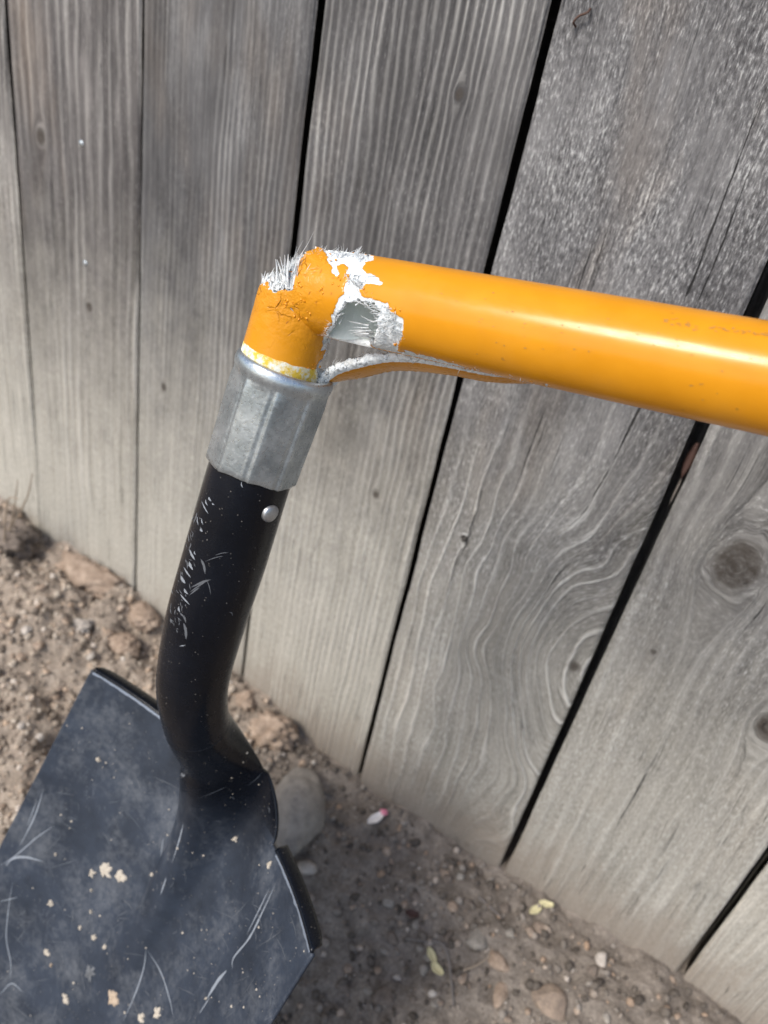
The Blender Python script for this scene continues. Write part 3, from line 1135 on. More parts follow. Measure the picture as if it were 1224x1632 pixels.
def plain(name, c, rough=.6, metal=0, n=0.25, scale=800):
    t = NT(name)
    nz = t.noise(t.obj(), scale, 3)
    return t.out(t.mix(nz, tuple(x * (1 - n) for x in c), tuple(min(1, x * (1 + n)) for x in c)), rough, t.bump(nz, .0002, .5), metal)


M_scr = plain('bare_steel_scratch', (.34, .37, .41), .45, .4)
M_scr2 = plain('faint_rub_mark', (.10, .107, .118), .5)
zs = lambda x, y: (240 + x / 5.1, 740 + y / 5.1)
it = []
for a_, b_, w0 in [((475, 265), (495, 300), 4), ((450, 285), (465, 335), 2.4), ((418, 300), (470, 402), 2.6), ((385, 425), (390, 490), 2), ((418, 440), (430, 490), 2), ((412, 520), (424, 548), 4.2),
                   ((318, 690), (362, 778), 4), ((360, 705), (368, 735), 2.5), ((315, 790), (345, 858), 5), ((272, 835), (328, 920), 3.2), ((248, 905), (283, 968), 5.5), ((197, 930), (225, 1018), 4),
                   ((275, 1010), (303, 1055), 5), ((243, 1055), (318, 1140), 3.2), ((232, 1155), (240, 1200), 4), ((505, 315), (520, 330), 2.5), ((740, 140), (750, 190), 2), ((235, 1478), (285, 1470), 2.2)]:
    it.append(([zs(*a_), zs(a_[0] * .45 + b_[0] * .55 - 7, a_[1] * .5 + b_[1] * .5), zs(*b_)], w0 * .8))
add_slivers('scratch_mark', socket, sock_bvh, it, M_scr, 'short bright scratches on the black socket')
it = []
for a_, b_, w0 in [((445, 788), (590, 745), 2), ((525, 738), (635, 718), 2), ((330, 1000), (490, 935), 5), ((320, 1040), (440, 960), 3), ((315, 1065), (400, 1000), 3), ((410, 770), (445, 890), 6), ((270, 1290), (290, 1420), 7),
                   ((235, 1200), (290, 1290), 3), ((450, 930), (490, 1060), 2), ((380, 390), (350, 480), 3), ((320, 480), (385, 590), 5), ((300, 540), (340, 500), 4), ((640, 1200), (665, 1230), 3), ((330, 640), (310, 700), 2.5), ((290, 780), (300, 850), 3)]:
    it.append(([zs(*a_), zs((a_[0] + b_[0]) / 2 + 6, (a_[1] + b_[1]) / 2 - 8), zs(*b_)], w0 * .7))
for i in range(70):
    x, y = random.gauss(290, 70), random.uniform(280, 1350)
    x = 330 - (y - 280) * .14 + random.gauss(0, 45)
    a_ = random.gauss(1.15, .35); ln = random.uniform(15, 55)
    it.append(([zs(x, y), zs(x + math.cos(a_) * ln * .5 - 2, y + math.sin(a_) * ln * .5), zs(x + math.cos(a_) * ln, y + math.sin(a_) * ln)], random.uniform(.7, 1.6)))
add_slivers('rub_mark', socket, sock_bvh, it, M_scr2, 'faint grey rub marks on the black socket')

zb = lambda x, y: (x / 2.1857, 1000 + y / 2.1857)
it = []
for pl, w0 in [([(960, 895), (920, 980), (870, 1080), (815, 1150), (810, 1190)], 2.6), ([(940, 905), (900, 990), (860, 1070)], 1.6), ([(790, 1195), (760, 1230), (720, 1295)], 5), ([(730, 1290), (695, 1345)], 1.6),
               ([(510, 1115), (500, 1190), (470, 1280), (430, 1370)], 1.8), ([(515, 1125), (560, 1200), (590, 1290), (605, 1360)], 1.6), ([(45, 880), (30, 980), (22, 1080), (38, 1170), (35, 1230)], 1.5),
               ([(20, 830), (45, 805), (90, 800), (150, 815)], 4), ([(190, 690), (130, 730), (60, 790), (0, 830)], 2), ([(150, 570), (120, 660), (70, 760)], 2.2), ([(130, 600), (95, 690)], 1.4),
               ([(0, 955), (60, 940)], 1.5), ([(0, 1280), (40, 1240), (80, 1270)], 1.5), ([(640, 680), (625, 740), (600, 820)], 2.2), ([(570, 730), (560, 800)], 1.4), ([(580, 870), (560, 930)], 2.2)]:
    it.append(([zb(*p) for p in pl], w0))
add_slivers('scratch_mark', blade, blade_bvh, it, plain('rubbed_blade_scratch', (.27, .30, .34), .5, .2), 'long pale scratches on the blade face')
it = []
for i in range(120):
    x, y = random.uniform(0, 1050), random.uniform(500, 1375)
    a_ = random.uniform(0, math.pi); ln = random.uniform(15, 110)
    it.append(([zb(x, y), zb(x + math.cos(a_) * ln * .5 + 4, y + math.sin(a_) * ln * .5), zb(x + math.cos(a_) * ln, y + math.sin(a_) * ln)], random.uniform(.5, 1.3)))
add_slivers('rub_mark', blade, blade_bvh, it, plain('faint_blade_rub', (.085, .095, .11), .5), 'faint rub marks on the blade face')

# --- dried mud on the blade
M_mud = plain('dried_mud', (.42, .33, .245), .95, 0, .25, 300)
M_mud2 = plain('pale_dried_mud', (.46, .41, .34), .95, 0, .25, 300)


def mud(px, py, r_px, mat, seed, parent, squash=1.0, h=.0011):
    c0, nr = cast(blade_bvh, px, py)
    if c0 is None: return
    dep = (c0 - np.array([0, 0, HC])) @ R3[:, 2]
    n_ = 44
    ring = []
    rr = np.random.default_rng(seed)
    up = np.array([0.1, .2, 1.]); e1 = np.cross(nr, up); e1 /= np.linalg.norm(e1); e2 = np.cross(nr, e1)
    R_ = r_px * dep / F
    an_ = np.linspace(0, 2 * math.pi, n_, endpoint=False)
    k_ = 1 + 1.05 * fbm(np.cos(an_) * 1.6 + seed * 3.3, np.sin(an_) * 1.6, 0, 4, seed)
    V, Fq = [], []
    prof = [(1.0, -.0001), (.93, .55 * h), (.72, h), (.4, h * .8), (.02, h * 1.05)]
    for (s_, hh) in prof:
        for i in range(n_):
            p = c0 + R_ * s_ * k_[i] * (math.cos(an_[i]) * e1 + math.sin(an_[i]) * e2 * squash)
            l2, n2_, _, _ = blade_bvh.find_nearest(Vector(p))
            l2 = np.array(l2)
            V.append(l2 + nr * (hh + (h * .35 * rr.uniform(-1, 1) if s_ < .9 else 0)))
    o = new_mesh('mud_splat', V, grid_faces(n_, len(prof), True), [mat], parent, origin=c0, smooth=False)
    return o


for i, (x, y, r_, m_) in enumerate([(365, 850, 22, M_mud2), (420, 870, 18, M_mud2), (320, 855, 11, M_mud2), (345, 460, 7, M_mud2), (180, 960, 8, M_mud2), (165, 1132, 9, M_mud2), (328, 1080, 8, M_mud2), (367, 1113, 7, M_mud2),
                                    (315, 1205, 18, M_scr2), (230, 1290, 17, M_mud2), (395, 1290, 24, M_mud), (495, 1358, 15, M_mud2), (548, 1345, 14, M_mud2), (318, 988, 5, M_mud2), (530, 862, 5, M_mud2), (820, 735, 9, M_mud2),
                                    (940, 825, 10, M_mud2), (195, 790, 4, M_mud2), (280, 1045, 5, M_mud2), (640, 515, 8, M_scr2), (180, 1177, 4, M_mud), (320, 915, 4, M_mud2), (720, 1292, 3, M_mud2), (415, 20, 4, M_mud2)]):
    mud(*zb(x, y), r_ / 2.0, m_, i + 3, blade, .9 if i % 2 else 1.15)
M_edge = plain('painted_fold_highlight', (.20, .23, .28), .4, .3)  # pale slivers standing for the highlight along each step's fold
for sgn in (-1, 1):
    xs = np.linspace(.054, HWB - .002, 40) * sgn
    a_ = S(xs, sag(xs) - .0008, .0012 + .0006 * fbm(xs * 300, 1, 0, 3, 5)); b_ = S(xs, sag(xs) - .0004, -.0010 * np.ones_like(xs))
    o = new_mesh('fold_highlight', np.vstack([a_, b_]), [[i, i + 1, 41 + i, 40 + i] for i in range(39)], [M_edge], blade, origin=a_[0])
    o['label'] = 'painted highlight along the fold of the step'
V, Fq = [], []
pv, pf = lump(1, 77, .3)
for i in range(240):
    px, py = random.uniform(0, 520), random.uniform(1150, 1630)
    c0, nr = cast(blade_bvh, px, py)
    if c0 is None: continue
    s_ = .00018 * (5.5 ** (random.random() ** 2.5))
    o_ = len(V)
    V += list(pv * s_ + c0); Fq += [[k_ + o_ for k_ in f] for f in pf]
o = new_mesh('mud_speck', V, Fq, [M_mud2], blade, origin=V[0], smooth=False); o['kind'] = 'stuff'

# ------------------------------------------------------------------ the handle: kinked, torn fibreglass tube
RH = .0166
up = A0 - A1; up /= np.linalg.norm(up)
dC = lb(457, 583)[2]
dK = lb(487, 470)[2]
P0 = at(437, 610, dC + .002)
H1 = at(1224, 604, RH * 2 * F / 176)
Kc = at(484, 460, dK + .001)
up = Kc - P0; up /= np.linalg.norm(up)
s1 = Kc - up * .008
hd = H1 - Kc; hd /= np.linalg.norm(hd)
e1 = Kc + hd * .010
far_end = Kc + hd * 1.12
pts = [P0 + (s1 - P0) * t_ for t_ in np.linspace(0, 1, 90, endpoint=False)]
pts += [(1 - t_) ** 2 * s1 + 2 * t_ * (1 - t_) * Kc + t_ ** 2 * e1 for t_ in np.linspace(0, 1, 60, endpoint=False)]
pts += [e1 + hd * t_ for t_ in np.linspace(0, .10, 200, endpoint=False)]
pts += [e1 + hd * t_ for t_ in np.linspace(.10, .22, 60, endpoint=False)]
pts += [e1 + (far_end - e1) * t_ for t_ in np.linspace(.22 / np.linalg.norm(far_end - e1), 1, 12)]
pts = np.array(pts)
NA = 300
Tt = np.gradient(pts, axis=0); Tt /= np.linalg.norm(Tt, axis=1)[:, None]
nrm0 = np.cross(Tt[0], hd); nrm0 /= np.linalg.norm(nrm0)      # constant: path is planar
ang = np.linspace(0, 2 * math.pi, NA, endpoint=False)
Bn = np.cross(Tt, nrm0)
HV = pts[:, None, :] + RH * (np.cos(ang)[None, :, None] * nrm0 + np.sin(ang)[None, :, None] * Bn[:, None, :])
HN = np.cos(ang)[None, :, None] * nrm0 + np.sin(ang)[None, :, None] * Bn[:, None, :]
arc = np.concatenate([[0], np.cumsum(np.linalg.norm(np.diff(pts, axis=0), axis=1))])
sK = float(arc[np.argmin(np.linalg.norm(pts - Kc, axis=1))])
AR = np.broadcast_to(arc[:, None], HV.shape[:2])
TH = np.broadcast_to(ang[None, :], HV.shape[:2])
# dents and crumple near the break
crk = np.exp(-((AR - sK) / .014) ** 2)
cos_, sin_ = np.cos(TH), np.sin(TH)
dn_ = fbm(cos_ * 2.2 + 5, sin_ * 2.2, AR * 120, 3, 61)
HV = HV + HN * (crk * dn_ * .0007)[..., None]
# the kinked tube is crushed flat: its far wall is pushed towards the near one
nf = nrm0 if (nrm0 @ (Kc - np.array([0, 0, HC]))) < 0 else -nrm0
crush = np.exp(-((AR - sK - .016) / .017) ** 4) * np.maximum(0, -(HN @ nf))
HV = HV + nf * (crush * RH * .98)[..., None]
tube_flat = HV.reshape(-1, 3)
hf = grid_faces(NA, len(pts), True)
h_bvh = BVHTree.FromPolygons([Vector(v) for v in tube_flat], [tuple(f) for f in hf])
px, py = to_px(tube_flat)
vd = tube_flat - np.array([0, 0, HC])
frontv = np.einsum('ij,ij->i', HN.reshape(-1, 3), vd) < 0
jx = 6.0 * fbm(tube_flat[:, 0] * 260, tube_flat[:, 1] * 260, tube_flat[:, 2] * 260, 4, 71, .65)
jy = 6.0 * fbm(tube_flat[:, 0] * 260 + 40, tube_flat[:, 1] * 260, tube_flat[:, 2] * 260, 4, 72, .65)
jpx, jpy = px + jx, py + jy
zt = lambda L_: [(320 + x / 3.221, 360 + y / 3.221) for x, y in L_]
HOLE = zt([(640, 625), (655, 570), (680, 500), (705, 440), (745, 390), (800, 382), (880, 398), (905, 440), (900, 520), (885, 600), (860, 650), (800, 640), (740, 625)])
GAP = zt([(640, 660), (650, 598), (700, 598), (745, 612), (830, 640), (905, 662), (960, 690), (960, 900), (600, 900), (600, 720)])
CORNER = zt([(-200, 300), (230, 290), (300, 300), (350, 275), (370, 330), (475, 325), (490, 180), (520, 150), (560, 130), (590, 105), (640, 118), (700, 128), (760, 135), (860, 150), (860, -200), (-200, -200)])
BARE = [zt([(290, 310), (310, 260), (345, 282), (366, 335), (420, 330), (478, 322), (494, 160), (480, 80), (260, 80)]),
        zt([(625, 100), (645, 150), (660, 205), (690, 262), (735, 235), (760, 250), (745, 300), (730, 350), (690, 420), (660, 510), (625, 600), (630, 640), (690, 640), (720, 560), (820, 560), (880, 600),
            (900, 665), (960, 672), (1010, 630), (1035, 560), (1030, 480), (990, 440), (960, 402), (900, 385), (850, 375), (815, 345), (830, 325), (850, 305), (905, 305), (932, 292), (890, 255), (845, 240), (832, 190), (885, 165), (880, 80), (640, 60)]),
        zt([(985, 640), (1060, 648), (1130, 662), (1224, 690), (1320, 715), (1380, 740), (1440, 775), (1500, 800), (1600, 815), (1700, 818), (1780, 815), (1780, 830), (1650, 835), (1480, 815), (1330, 780), (1200, 745), (1000, 705), (960, 690)])]
BACKHI = [zt([(700, 200), (745, 190), (755, 235), (735, 265), (705, 250)]), zt([(808, 330), (850, 330), (850, 365), (815, 360)]), zt([(962, 415), (998, 420), (1000, 455), (970, 450)])]   # scraps of paint left
kill = in_poly(jpx, jpy, HOLE) & frontv
fold = np.einsum('ijk,ijk->ij', np.gradient(HV, axis=0), Tt[:, None, :]) / np.gradient(arc)[:, None] < .12
kill |= fold.ravel()
kill |= in_poly(jpx, jpy, GAP)
kill |= in_poly(jpx, jpy, CORNER) & (AR.ravel() > .014)
bare = np.zeros(len(tube_flat))
for P_ in BARE:
    bare = np.maximum(bare, in_poly(jpx, jpy, P_))
for P_ in BACKHI:
    bare = np.where(in_poly(jpx, jpy, P_), 0, bare)
bare = np.where(frontv, bare, (np.abs(AR.ravel() - sK) < .012).astype(float))
# soften one step so the shader can fray it
bb = bare.reshape(HV.shape[:2])
bb = (bb * 2 + np.roll(bb, 1, 0) + np.roll(bb, -1, 0) + np.roll(bb, 1, 1) + np.roll(bb, -1, 1)) / 6
# unpainted resin band just above the collar
cosd = np.einsum('ij,j->i', tube_flat - A0, up).reshape(HV.shape[:2])
res = 1 / (1 + np.exp((cosd - .0056 - .0004 * fbm(cos_ * 5, sin_ * 5, 0, 3, 3)) / .0003))
res = res * (AR < sK - .006)
# bare glass sits below the paint and is fibrous
fbn = fbm(tube_flat[:, 0] * 900, tube_flat[:, 1] * 900, tube_flat[:, 2] * 250, 3, 81, .7)
tube_flat = tube_flat + HN.reshape(-1, 3) * (bb.ravel() * (-.0005 + .0004 * fbn))[:, None]
HFm = hf[~kill[hf].any(1)]
used = np.unique(HFm)
rm = -np.ones(len(tube_flat), int); rm[used] = np.arange(len(used))
handle = new_mesh('handle', tube_flat[used], rm[HFm], [M_orange, M_inner, M_white], shovel, origin=A0,
                  attrs=dict(bare=bb.ravel()[used], resin=res.ravel()[used], crinkle=crk.ravel()[used]))
tag(handle, 'orange fibreglass handle, kinked and torn open with white fibres')
me = handle.data
nn = np.zeros(len(me.polygons) * 3, np.float32); me.polygons.foreach_get('normal', nn)
if (nn.reshape(-1, 3)[0] @ HN.reshape(-1, 3)[HFm[0][0]]) < 0:
    me.flip_normals()
sm = handle.modifiers.new('wall', 'SOLIDIFY')
sm.thickness = .0026; sm.offset = -1; sm.material_offset = 1; sm.material_offset_rim = 2

# --- strip of tube wall still holding the two pieces together underneath
path = [(506, 620, dC + .002), (513, 602, dC - .001), (535, 586, dC - .006), (575, 574, dC - .012), (620, 566, dC - .018), (668, 568, dC - .024), (720, 577, dC - .028), (790, 591, dC - .026), (880, 596, dC - .018)]
sp = catmull(np.array([at(*p) for p in path]), 24)
Ts = np.gradient(sp, axis=0); Ts /= np.linalg.norm(Ts, axis=1)[:, None]
fw = R3 @ np.array([0.12, .1, 1.0])
n_a = 26
rows = []
for i in range(len(sp)):
    k_ = i / (len(sp) - 1)
    bk = fw - Ts[i] * (fw @ Ts[i]); bk /= np.linalg.norm(bk)
    dwn = np.cross(bk, Ts[i]); dwn /= np.linalg.norm(dwn)
    if (dwn @ (R3 @ np.array([0, 1., 0]))) < 0 and k_ > .15: dwn = -dwn
    r_ = .0075 * (1 - .55 * k_ ** 2)
    row = []
    for t_ in np.linspace(0, 1, n_a):
        th = math.radians(-8 + 120 * t_)
        jag = (.0016 if t_ < .2 else .0006) * fbm(np.array(i * .33), np.array(3.3 + t_ * 5), 0, 4, 55, .7) if (t_ < .3 or t_ == 1.0) else 0
        row.append(sp[i] + bk * (r_ - r_ * math.cos(th)) * 1.3 + dwn * (r_ * .27 * math.sin(th)) - dwn * float(jag))
    rows.append(row)
rows = np.array(rows)
sb = np.zeros(rows.shape[:2])
sb[:, :9] = 1; sb[:, 9] = .7; sb[:, 10] = .4
sb[:26, :] = 1
strip = new_mesh('torn_strip', rows.reshape(-1, 3), grid_faces(n_a, len(rows)), [M_orange, M_white, M_white], handle, origin=sp[0],
                 attrs=dict(bare=sb.ravel(), resin=sb.ravel() * 0, crinkle=sb.ravel() * 0 + .3))
tag(strip, 'thin torn strip of orange tube wall with a white frayed edge')
sm = strip.modifiers.new('wall', 'SOLIDIFY'); sm.thickness = .0026; sm.offset = 0; sm.material_offset = 1; sm.material_offset_rim = 2

# --- loose fibres
FV, FF = [], []


def fibre(p, d_, ln, r_, bend=.25):
    d_ = d_ / np.linalg.norm(d_)
    side = np.cross(d_, rng.normal(size=3)); side /= np.linalg.norm(side)
    o_ = len(FV)
    n_ = 5
    for i in range(n_):
        t_ = i / (n_ - 1)
        c = p + d_ * ln * t_ + side * ln * bend * t_ * t_
        rr = r_ * (1 - .85 * t_)
        a2 = np.cross(d_, side)
        for k_ in range(3):
            a_ = k_ * 2.094
            FV.append(c + rr * (1.5 * math.cos(a_) * side + .45 * math.sin(a_) * a2))
    for i in range(n_ - 1):
        for k_ in range(3):
            FF.append([o_ + i * 3 + k_, o_ + i * 3 + (k_ + 1) % 3, o_ + (i + 1) * 3 + (k_ + 1) % 3, o_ + (i + 1) * 3 + k_])


def surf(px_, py_):
    c0, nr = cast(h_bvh, px_, py_)
    return c0, nr


def img_dir(dx, dy, dz=0.0):
    return R3 @ np.array([dx, dy, dz])


def tuft(A, B_, n_, ang_deg, spread, l0, l1, r0=.00012, r1=.0003, din=0.0, jit=3, bend=.2):
    for i in range(n_):
        t_ = rng.uniform()
        x_ = A[0] + (B_[0] - A[0]) * t_ + rng.normal() * jit
        y_ = A[1] + (B_[1] - A[1]) * t_ + rng.normal() * jit
        c0, nr = surf(x_, y_)
        if c0 is None: continue
        a_ = math.radians(ang_deg + rng.normal() * spread * .6 + spread * 1.8 * float(vnoise(x_ * .16, y_ * .16, 0, 12)))
        d_ = img_dir(math.cos(a_), -math.sin(a_), rng.normal() * .25) + nr * rng.uniform(-.1, .25)
        dep = .29
        fibre(c0 - nr * din * rng.uniform(), d_, (l0 + (l1 - l0) * rng.uniform() ** 1.8) * dep / F, rng.uniform(r0, r1), rng.normal() * bend)


Z = lambda x, y: (320 + x / 3.221, 360 + y / 3.221)
tuft(Z(372, 325), Z(478, 318), 130, 70, 13, 18, 56, .0003, .0010, .0022, 2.5, .12)
tuft(Z(372, 300), Z(485, 250), 70, 66, 12, 12, 36, .0003, .0009, .0022, 3, .12)      # dense left tuft
tuft(Z(300, 290), Z(366, 322), 120, 70, 16, 10, 30, .0003, .0008, .0026, 3, .15)
tuft(Z(430, 250), Z(485, 240), 60, 62, 10, 12, 34, .00012, .0003, .0026, 2, .15)
tuft(Z(470, 190), Z(498, 160), 6, 58, 16, 24, 48, .00012, .0002, .001, 2, .12)
tuft(Z(300, 270), Z(310, 260), 5, 120, 15, 10, 18, .00010, .0002, .001, 1, .2)
tuft(Z(520, 150), Z(640, 120), 60, 50, 35, 3, 12, .00010, .00022, .001, 1.5, .4)
tuft(Z(790, 145), Z(800, 140), 12, 58, 14, 8, 17, .00015, .0003, .001, 1.5, .1)
tuft(Z(650, 140), Z(880, 165), 110, 20, 60, 3, 14, .00012, .0003, .001, 3, .5)
tuft(Z(740, 250), Z(840, 300), 90, -50, 40, 6, 22, .00012, .0003, .0005, 6, .3)
tuft(Z(740, 240), Z(810, 310), 14, -58, 8, 18, 30, .00015, .0003, .0, 2, .1)
tuft(Z(640, 600), Z(740, 370), 60, 58, 18, 6, 26, .00015, .0004, .001, 3, .2)          # left rim of the hole
tuft(Z(630, 620), Z(665, 500), 60, 170, 35, 3, 11, .0001, .0002, .0, 2, .5)
tuft(Z(760, 380), Z(950, 395), 40, 10, 30, 4, 16, .00015, .0004, .001, 4, .3)          # upper rim
tuft(Z(915, 410), Z(960, 650), 80, 172, 16, 6, 22, .00015, .0004, .002, 7, .2)          # right rim, strands into the hole
tuft(Z(850, 520), Z(870, 610), 16, 172, 5, 22, 40, .0003, .00055, .0035, 3, .05)
tuft(Z(960, 420), Z(1030, 600), 120, 120, 60, 4, 16, .00012, .0003, .0, 5, .4)
tuft(Z(740, 620), Z(960, 665), 90, -160, 40, 4, 15, .0001, .00025, .001, 3, .4)          # lower rim
tuft(Z(1000, 655), Z(1700, 815), 150, -140, 50, 2, 9, .0001, .00022, .0, 3, .4)
tuft(Z(235, 400), Z(222, 520), 26, 190, 40, 2, 9, .0001, .0002, .0, 1, .4)
tuft(Z(230, 480), Z(225, 500), 8, 215, 20, 4, 12, .0001, .0002, .0, 1, .3)
for i in range(330):      # frayed edge of the strip
    k_ = rng.uniform(0, 1) ** 1.3
    r_ = rows[int(k_ * (len(rows) - 1))][0]
    tdir = Ts[int(k_ * (len(rows) - 1))]
    fibre(r_ + rng.normal(size=3) * .0005, tdir * (-1 if rng.uniform() < .6 else 1) + rng.normal(size=3) * .35, rng.uniform(.001, .0075 if k_ < .4 else .0045), rng.uniform(.0001, .0004), rng.normal() * .25)
for i in range(60):
    k_ = rng.uniform(0, .12)
    r_ = rows[int(k_ * (len(rows) - 1))][rng.integers(0, 10)]
    fibre(r_, -Ts[0] * .8 + rng.normal(size=3) * .5, rng.uniform(.001, .005), rng.uniform(.0001, .0003), .2)
o = new_mesh('torn_fibre', FV, FF, [M_white], handle, origin=A0)
o['kind'] = 'stuff'; o['label'] = 'white glass fibres sticking out of the break'

# flakes of lifted orange paint at the tear edges
PV, PF = [], []
for (x0, y0, n_) in [(500, 300, 10), (440, 400, 14), (480, 395, 8), (600, 170, 10), (640, 170, 10), (630, 310, 8), (530, 460, 8), (245, 390, 8), (640, 660, 8), (590, 720, 8), (820, 345, 5), (980, 435, 5), (1010, 610, 6),
                     (1370, 770, 6), (1450, 790, 8), (1560, 808, 8), (1640, 815, 6), (700, 275, 8)]:
    for i in range(n_):
        x_, y_ = Z(x0 + rng.normal() * 22, y0 + rng.normal() * 14)
        c0, nr = surf(x_, y_)
        if c0 is None or rng.uniform() < .4: continue
        t1_ = np.cross(nr, rng.normal(size=3)); t1_ /= np.linalg.norm(t1_); t2_ = np.cross(nr, t1_)
        s_ = rng.uniform(.0004, .0012)
        o_ = len(PV)
        lift = rng.uniform(.0001, .0005)
        PV += [c0, c0 + t1_ * s_ + nr * .0001, c0 + t1_ * s_ * .8 + t2_ * s_ * .7 + nr * lift, c0 + t2_ * s_ * .9 + nr * lift * .6]
        PF.append([o_, o_ + 1, o_ + 2, o_ + 3])
o = new_mesh('paint_flake', PV, PF, [plain('orange_paint_flake', (.78, .30, .008), .35, 0, .15)], handle, origin=A0, smooth=False)
o['kind'] = 'stuff'; o['label'] = 'lifted flakes of orange paint'
sm = o.modifiers.new('t', 'SOLIDIFY'); sm.thickness = .0001

it = []
for i in range(46):
    x_ = random.uniform(1055, 1224); y_ = 512 + (x_ - 1055) * .13 + random.gauss(0, 2.2)
    it.append(([(x_, y_), (x_ + random.uniform(2, 5), y_ + random.uniform(-2, 3)), (x_ + random.uniform(5, 10), y_ + random.uniform(-1, 3))], random.uniform(.8, 2.2)))
for i in range(40):
    x_ = random.uniform(700, 1220); y_ = 470 + (x_ - 700) * .185 + random.uniform(-30, 90)
    it.append(([(x_, y_), (x_ + 1.5, y_ + random.uniform(-1, 1)), (x_ + random.uniform(2, 5), y_ + random.uniform(0, 2))], random.uniform(1, 2.6)))
add_slivers('dirt_smudge', handle, h_bvh, it, plain('brown_dirt_smudge', (.42, .20, .035), .7, 0, .4, 300), 'thin brown dirt smudges on the orange paint')
# cracks in the paint of the crushed stub
it = []
for i in range(14):
    x_, y_ = Z(random.uniform(330, 680), random.uniform(200, 520))
    a_ = random.choice([random.gauss(-.5, .5), random.gauss(1.7, .3)]); ln = random.uniform(3, 13)
    it.append(([(x_, y_), (x_ + math.cos(a_) * ln * .5 + random.gauss(0, 1), y_ + math.sin(a_) * ln * .5 + random.gauss(0, 1)), (x_ + math.cos(a_) * ln, y_ + math.sin(a_) * ln)], random.uniform(.8, 1.8)))
add_slivers('paint_crack', handle, h_bvh, it, plain('cracked_orange_paint', (.48, .16, .008), .6, 0, .4, 400), 'hairline cracks in the orange paint of the stub')

# ------------------------------------------------------------------ small things on the ground and the fence
M_twig = plain('grey_twig', (.17, .15, .135), .85)
M_dry = plain('dry_stem', (.30, .24, .18), .85)
M_yel = plain('yellow_petal', (.62, .56, .33), .7, 0, .2, 300)
M_pink = plain('pink_petal', (.68, .22, .30), .6, 0, .2, 300)
M_wht = plain('white_petal', (.78, .74, .70), .6, 0, .1, 300)
M_leaf = plain('dead_leaf', (.07, .035, .028), .8, 0, .3, 200)


def twig(pxs, r_, mat, label, cat='twig', lift=.002, name='twig'):
    P = np.array([on_ground(*p) + np.array([0, 0, lift]) for p in pxs])
    P = catmull(P, 6)
    v, f = tube(P, np.linspace(r_, r_ * .5, len(P)), 7)
    return tag(new_mesh(name, v, f, [mat], None, origin=P[0]), label, cat)


twig([(688, 1500), (708, 1512), (716, 1545), (722, 1605)], .0016, M_twig, 'curved grey twig lying beside the yellow petal on the dirt')
twig([(762, 1432), (780, 1448), (800, 1466)], .0014, M_twig, 'short straight grey twig near the fence bottom')
twig([(645, 1498), (690, 1504), (735, 1508)], .0009, M_twig, 'thin dark twig lying across above the yellow petal')
twig([(735, 1550), (760, 1540), (790, 1520)], .0008, M_dry, 'thin dry stem pointing to the tan-orange stone')
twig([(0, 900), (25, 885), (60, 900)], .0009, M_dry, 'pale dry stem lying on the dark clod at the left edge')
for i, (pl, lab) in enumerate([([(10, 860), (22, 815), (28, 765)], 'tall thin dry weed stalk standing at the left edge by the fence'), ([(5, 850), (40, 800), (52, 755)], 'leaning dry weed stalk crossing the taller one at the left edge'),
                               ([(0, 820), (12, 800), (30, 795)], 'short bent dry weed stalk at the far left edge')]):
    base = on_ground(0 if i == 2 else 14, 868)
    P = []
    for k_, p in enumerate(pl):
        v = R3 @ q(*p); y_ = min(base[1], D - .02) - .004 * k_
        P.append(v * (y_ / v[1]) + np.array([0, 0, HC]))
    P[0] = np.array([P[0][0], P[0][1], min(P[0][2], ground_h(P[0][0], P[0][1]) - .002)])
    P = catmull(np.array(P), 8)
    v, f = tube(P, np.linspace(.0011, .0005, len(P)), 6)
    tag(new_mesh('dry_weed', v, f, [M_dry], None, origin=P[0]), lab, 'weed')


def petal(name, px_, py_, len_px, w_px, rz, mat, label, cat, curl=.4, part=None):
    P = on_ground(px_, py_)
    dep = (P - np.array([0, 0, HC])) @ R3[:, 2]
    Lm, Wm = len_px * dep / F, w_px * dep / F
    nu, nv = 9, 12
    V = []
    for j_ in range(nv):
        t_ = j_ / (nv - 1)
        wd = Wm / 2 * math.sin(math.pi * (t_ * .86 + .07)) ** .7
        for i_ in range(nu):
            s_ = i_ / (nu - 1) * 2 - 1
            V.append(((t_ - .5) * Lm, s_ * wd, curl * Wm * (s_ * s_ * .5 + (t_ - .5) ** 2) + .0004 * math.sin(i_ * 2.1 + j_)))
    V = np.array(V)
    ca, sa = math.cos(rz), math.sin(rz)
    V = V @ np.array([[ca, sa, 0], [-sa, ca, 0], [0, 0, 1]]) + P + np.array([0, 0, .0035])
    o = new_mesh(name, V, grid_faces(nu, nv), [mat], None, origin=P)
    sm_ = o.modifiers.new('t', 'SOLIDIFY'); sm_.thickness = .0006
    return tag(o, label, cat)


def dirv(px_, py_, dx, dy):
    a_, b_ = on_ground(px_, py_), on_ground(px_ + dx, py_ + dy)
    return math.atan2(b_[1] - a_[1], b_[0] - a_[0])


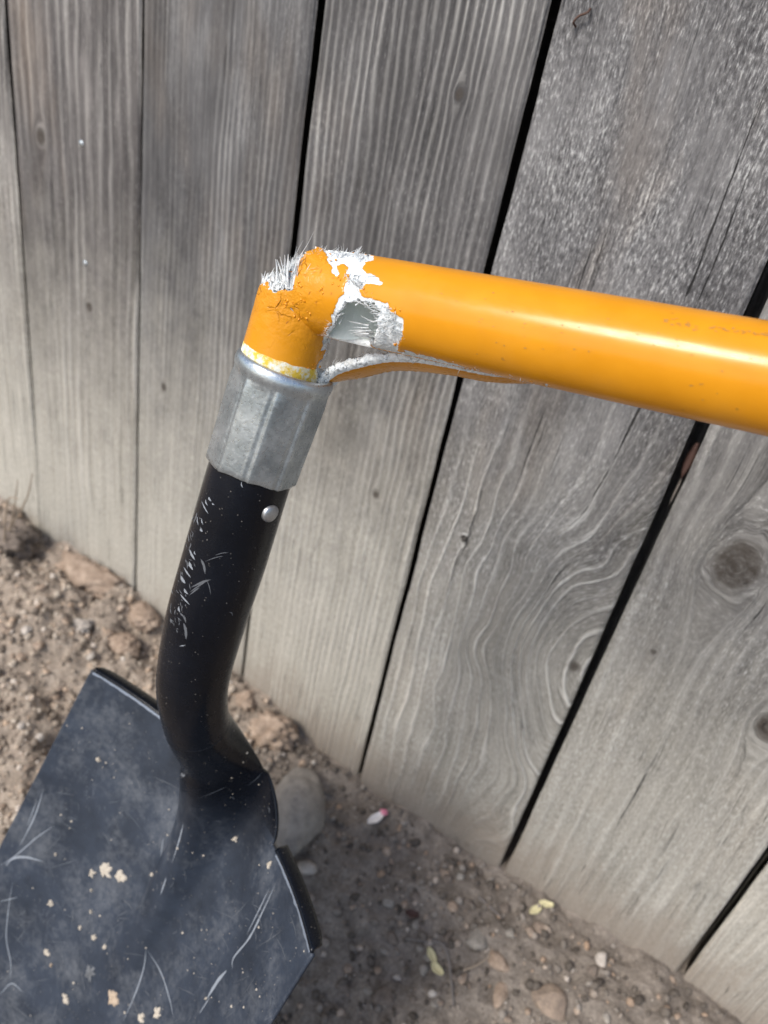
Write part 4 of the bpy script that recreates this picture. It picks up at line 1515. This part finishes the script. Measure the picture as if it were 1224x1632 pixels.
pp = petal('petal', 597, 1310, 32, 15, dirv(597, 1310, 22, -14), M_wht, 'white petal with a pink tip fallen near the foot of the fence', 'petal', .5)
P = on_ground(610, 1300)
p_, f_ = lump(2, 31, .3)
dd = (P - np.array([0, 0, HC])) @ R3[:, 2]
o = new_mesh('petal_tip', p_ * np.array([.0038, .0032, .0026]) + P + np.array([0, 0, .0055]), f_, [M_pink], pp, origin=P)
o['label'] = 'crumpled pink tip'
petal('petal', 686, 1528, 26, 13, dirv(686, 1528, 4, 14), M_yel, 'upper pale yellow petal beside the curved grey twig', 'petal', .5)
petal('petal', 694, 1550, 24, 15, dirv(694, 1550, 8, 10), M_yel, 'lower yellow petal touching the curved grey twig', 'petal', .6)
petal('petal', 868, 1446, 24, 12, dirv(868, 1446, 10, 4), M_yel, 'right one of two pale yellow petals against the fence foot', 'petal', .5)
petal('petal', 851, 1455, 24, 13, dirv(851, 1455, 10, -8), M_yel, 'left one of two pale yellow petals against the fence foot', 'petal', .4)
petal('dead_leaf', 655, 1462, 22, 14, .4, M_leaf, 'tiny dark red leaf scrap on the dirt left of the twigs', 'leaf', .5)

# bent wire staple in the board at the upper right
st = [(916, 44), (914, 36), (922, 26), (936, 20), (941, 14)]
P = np.array([on_fence(*p, D - .0018 - (.002 if 0 < k_ < 4 else 0)) for k_, p in enumerate(st)])
P[0][1] = D + .002
v, f = tube(catmull(P, 6), .00055, 7)
tag(new_mesh('bent_staple', v, f, [plain('rusty_wire', (.10, .055, .04), .6, .4)], None, origin=P[0]), 'small rusty bent wire staple sticking out of the upper right board', 'staple')

# nail heads with pale rub marks on the left board
for (x_, y_, lab) in [(130, 229, 'upper nail head in the second board from the left'), (136, 420, 'lower nail head in the second board from the left')]:
    P = on_fence(x_, y_, D + .0012)
    an_ = np.linspace(0, 2 * math.pi, 18, endpoint=False)
    V = []
    for r_, dy in ((.0026, .001), (.0026, -.0004), (.002, -.0009), (.0002, -.0011)):
        V += [P + np.array([r_ * math.cos(a_), dy, r_ * math.sin(a_)]) for a_ in an_]
    tag(new_mesh('nail', V, grid_faces(18, 4, True)[:, ::-1], [M_zinc], None, origin=P), lab, 'nail')

# dead leaves caught in the wide gap
for i, (x_, y_, rz, lab) in enumerate([(1098, 735, .3, 'dark red dead leaf caught high in the wide fence gap'), (1078, 780, 1.2, 'grey-brown dead leaf caught below the red one in the fence gap')]):
    P = on_fence(x_, y_, D + .010)
    V = []
    for j_ in range(6):
        for i_ in range(5):
            t_, s_ = j_ / 5 - .5, i_ / 2 - 1
            wd = .004 * math.cos(t_ * 2.6)
            V.append(P + np.array([s_ * wd * math.cos(rz) * .9, .003 * s_ * s_ + .004 * t_, t_ * .022 + s_ * wd * math.sin(rz) * .4]))
    o = new_mesh('dead_leaf', V, grid_faces(5, 6), [M_leaf if i == 0 else M_twig], None, origin=P)
    sm_ = o.modifiers.new('t', 'SOLIDIFY'); sm_.thickness = .0005
    tag(o, lab, 'leaf')
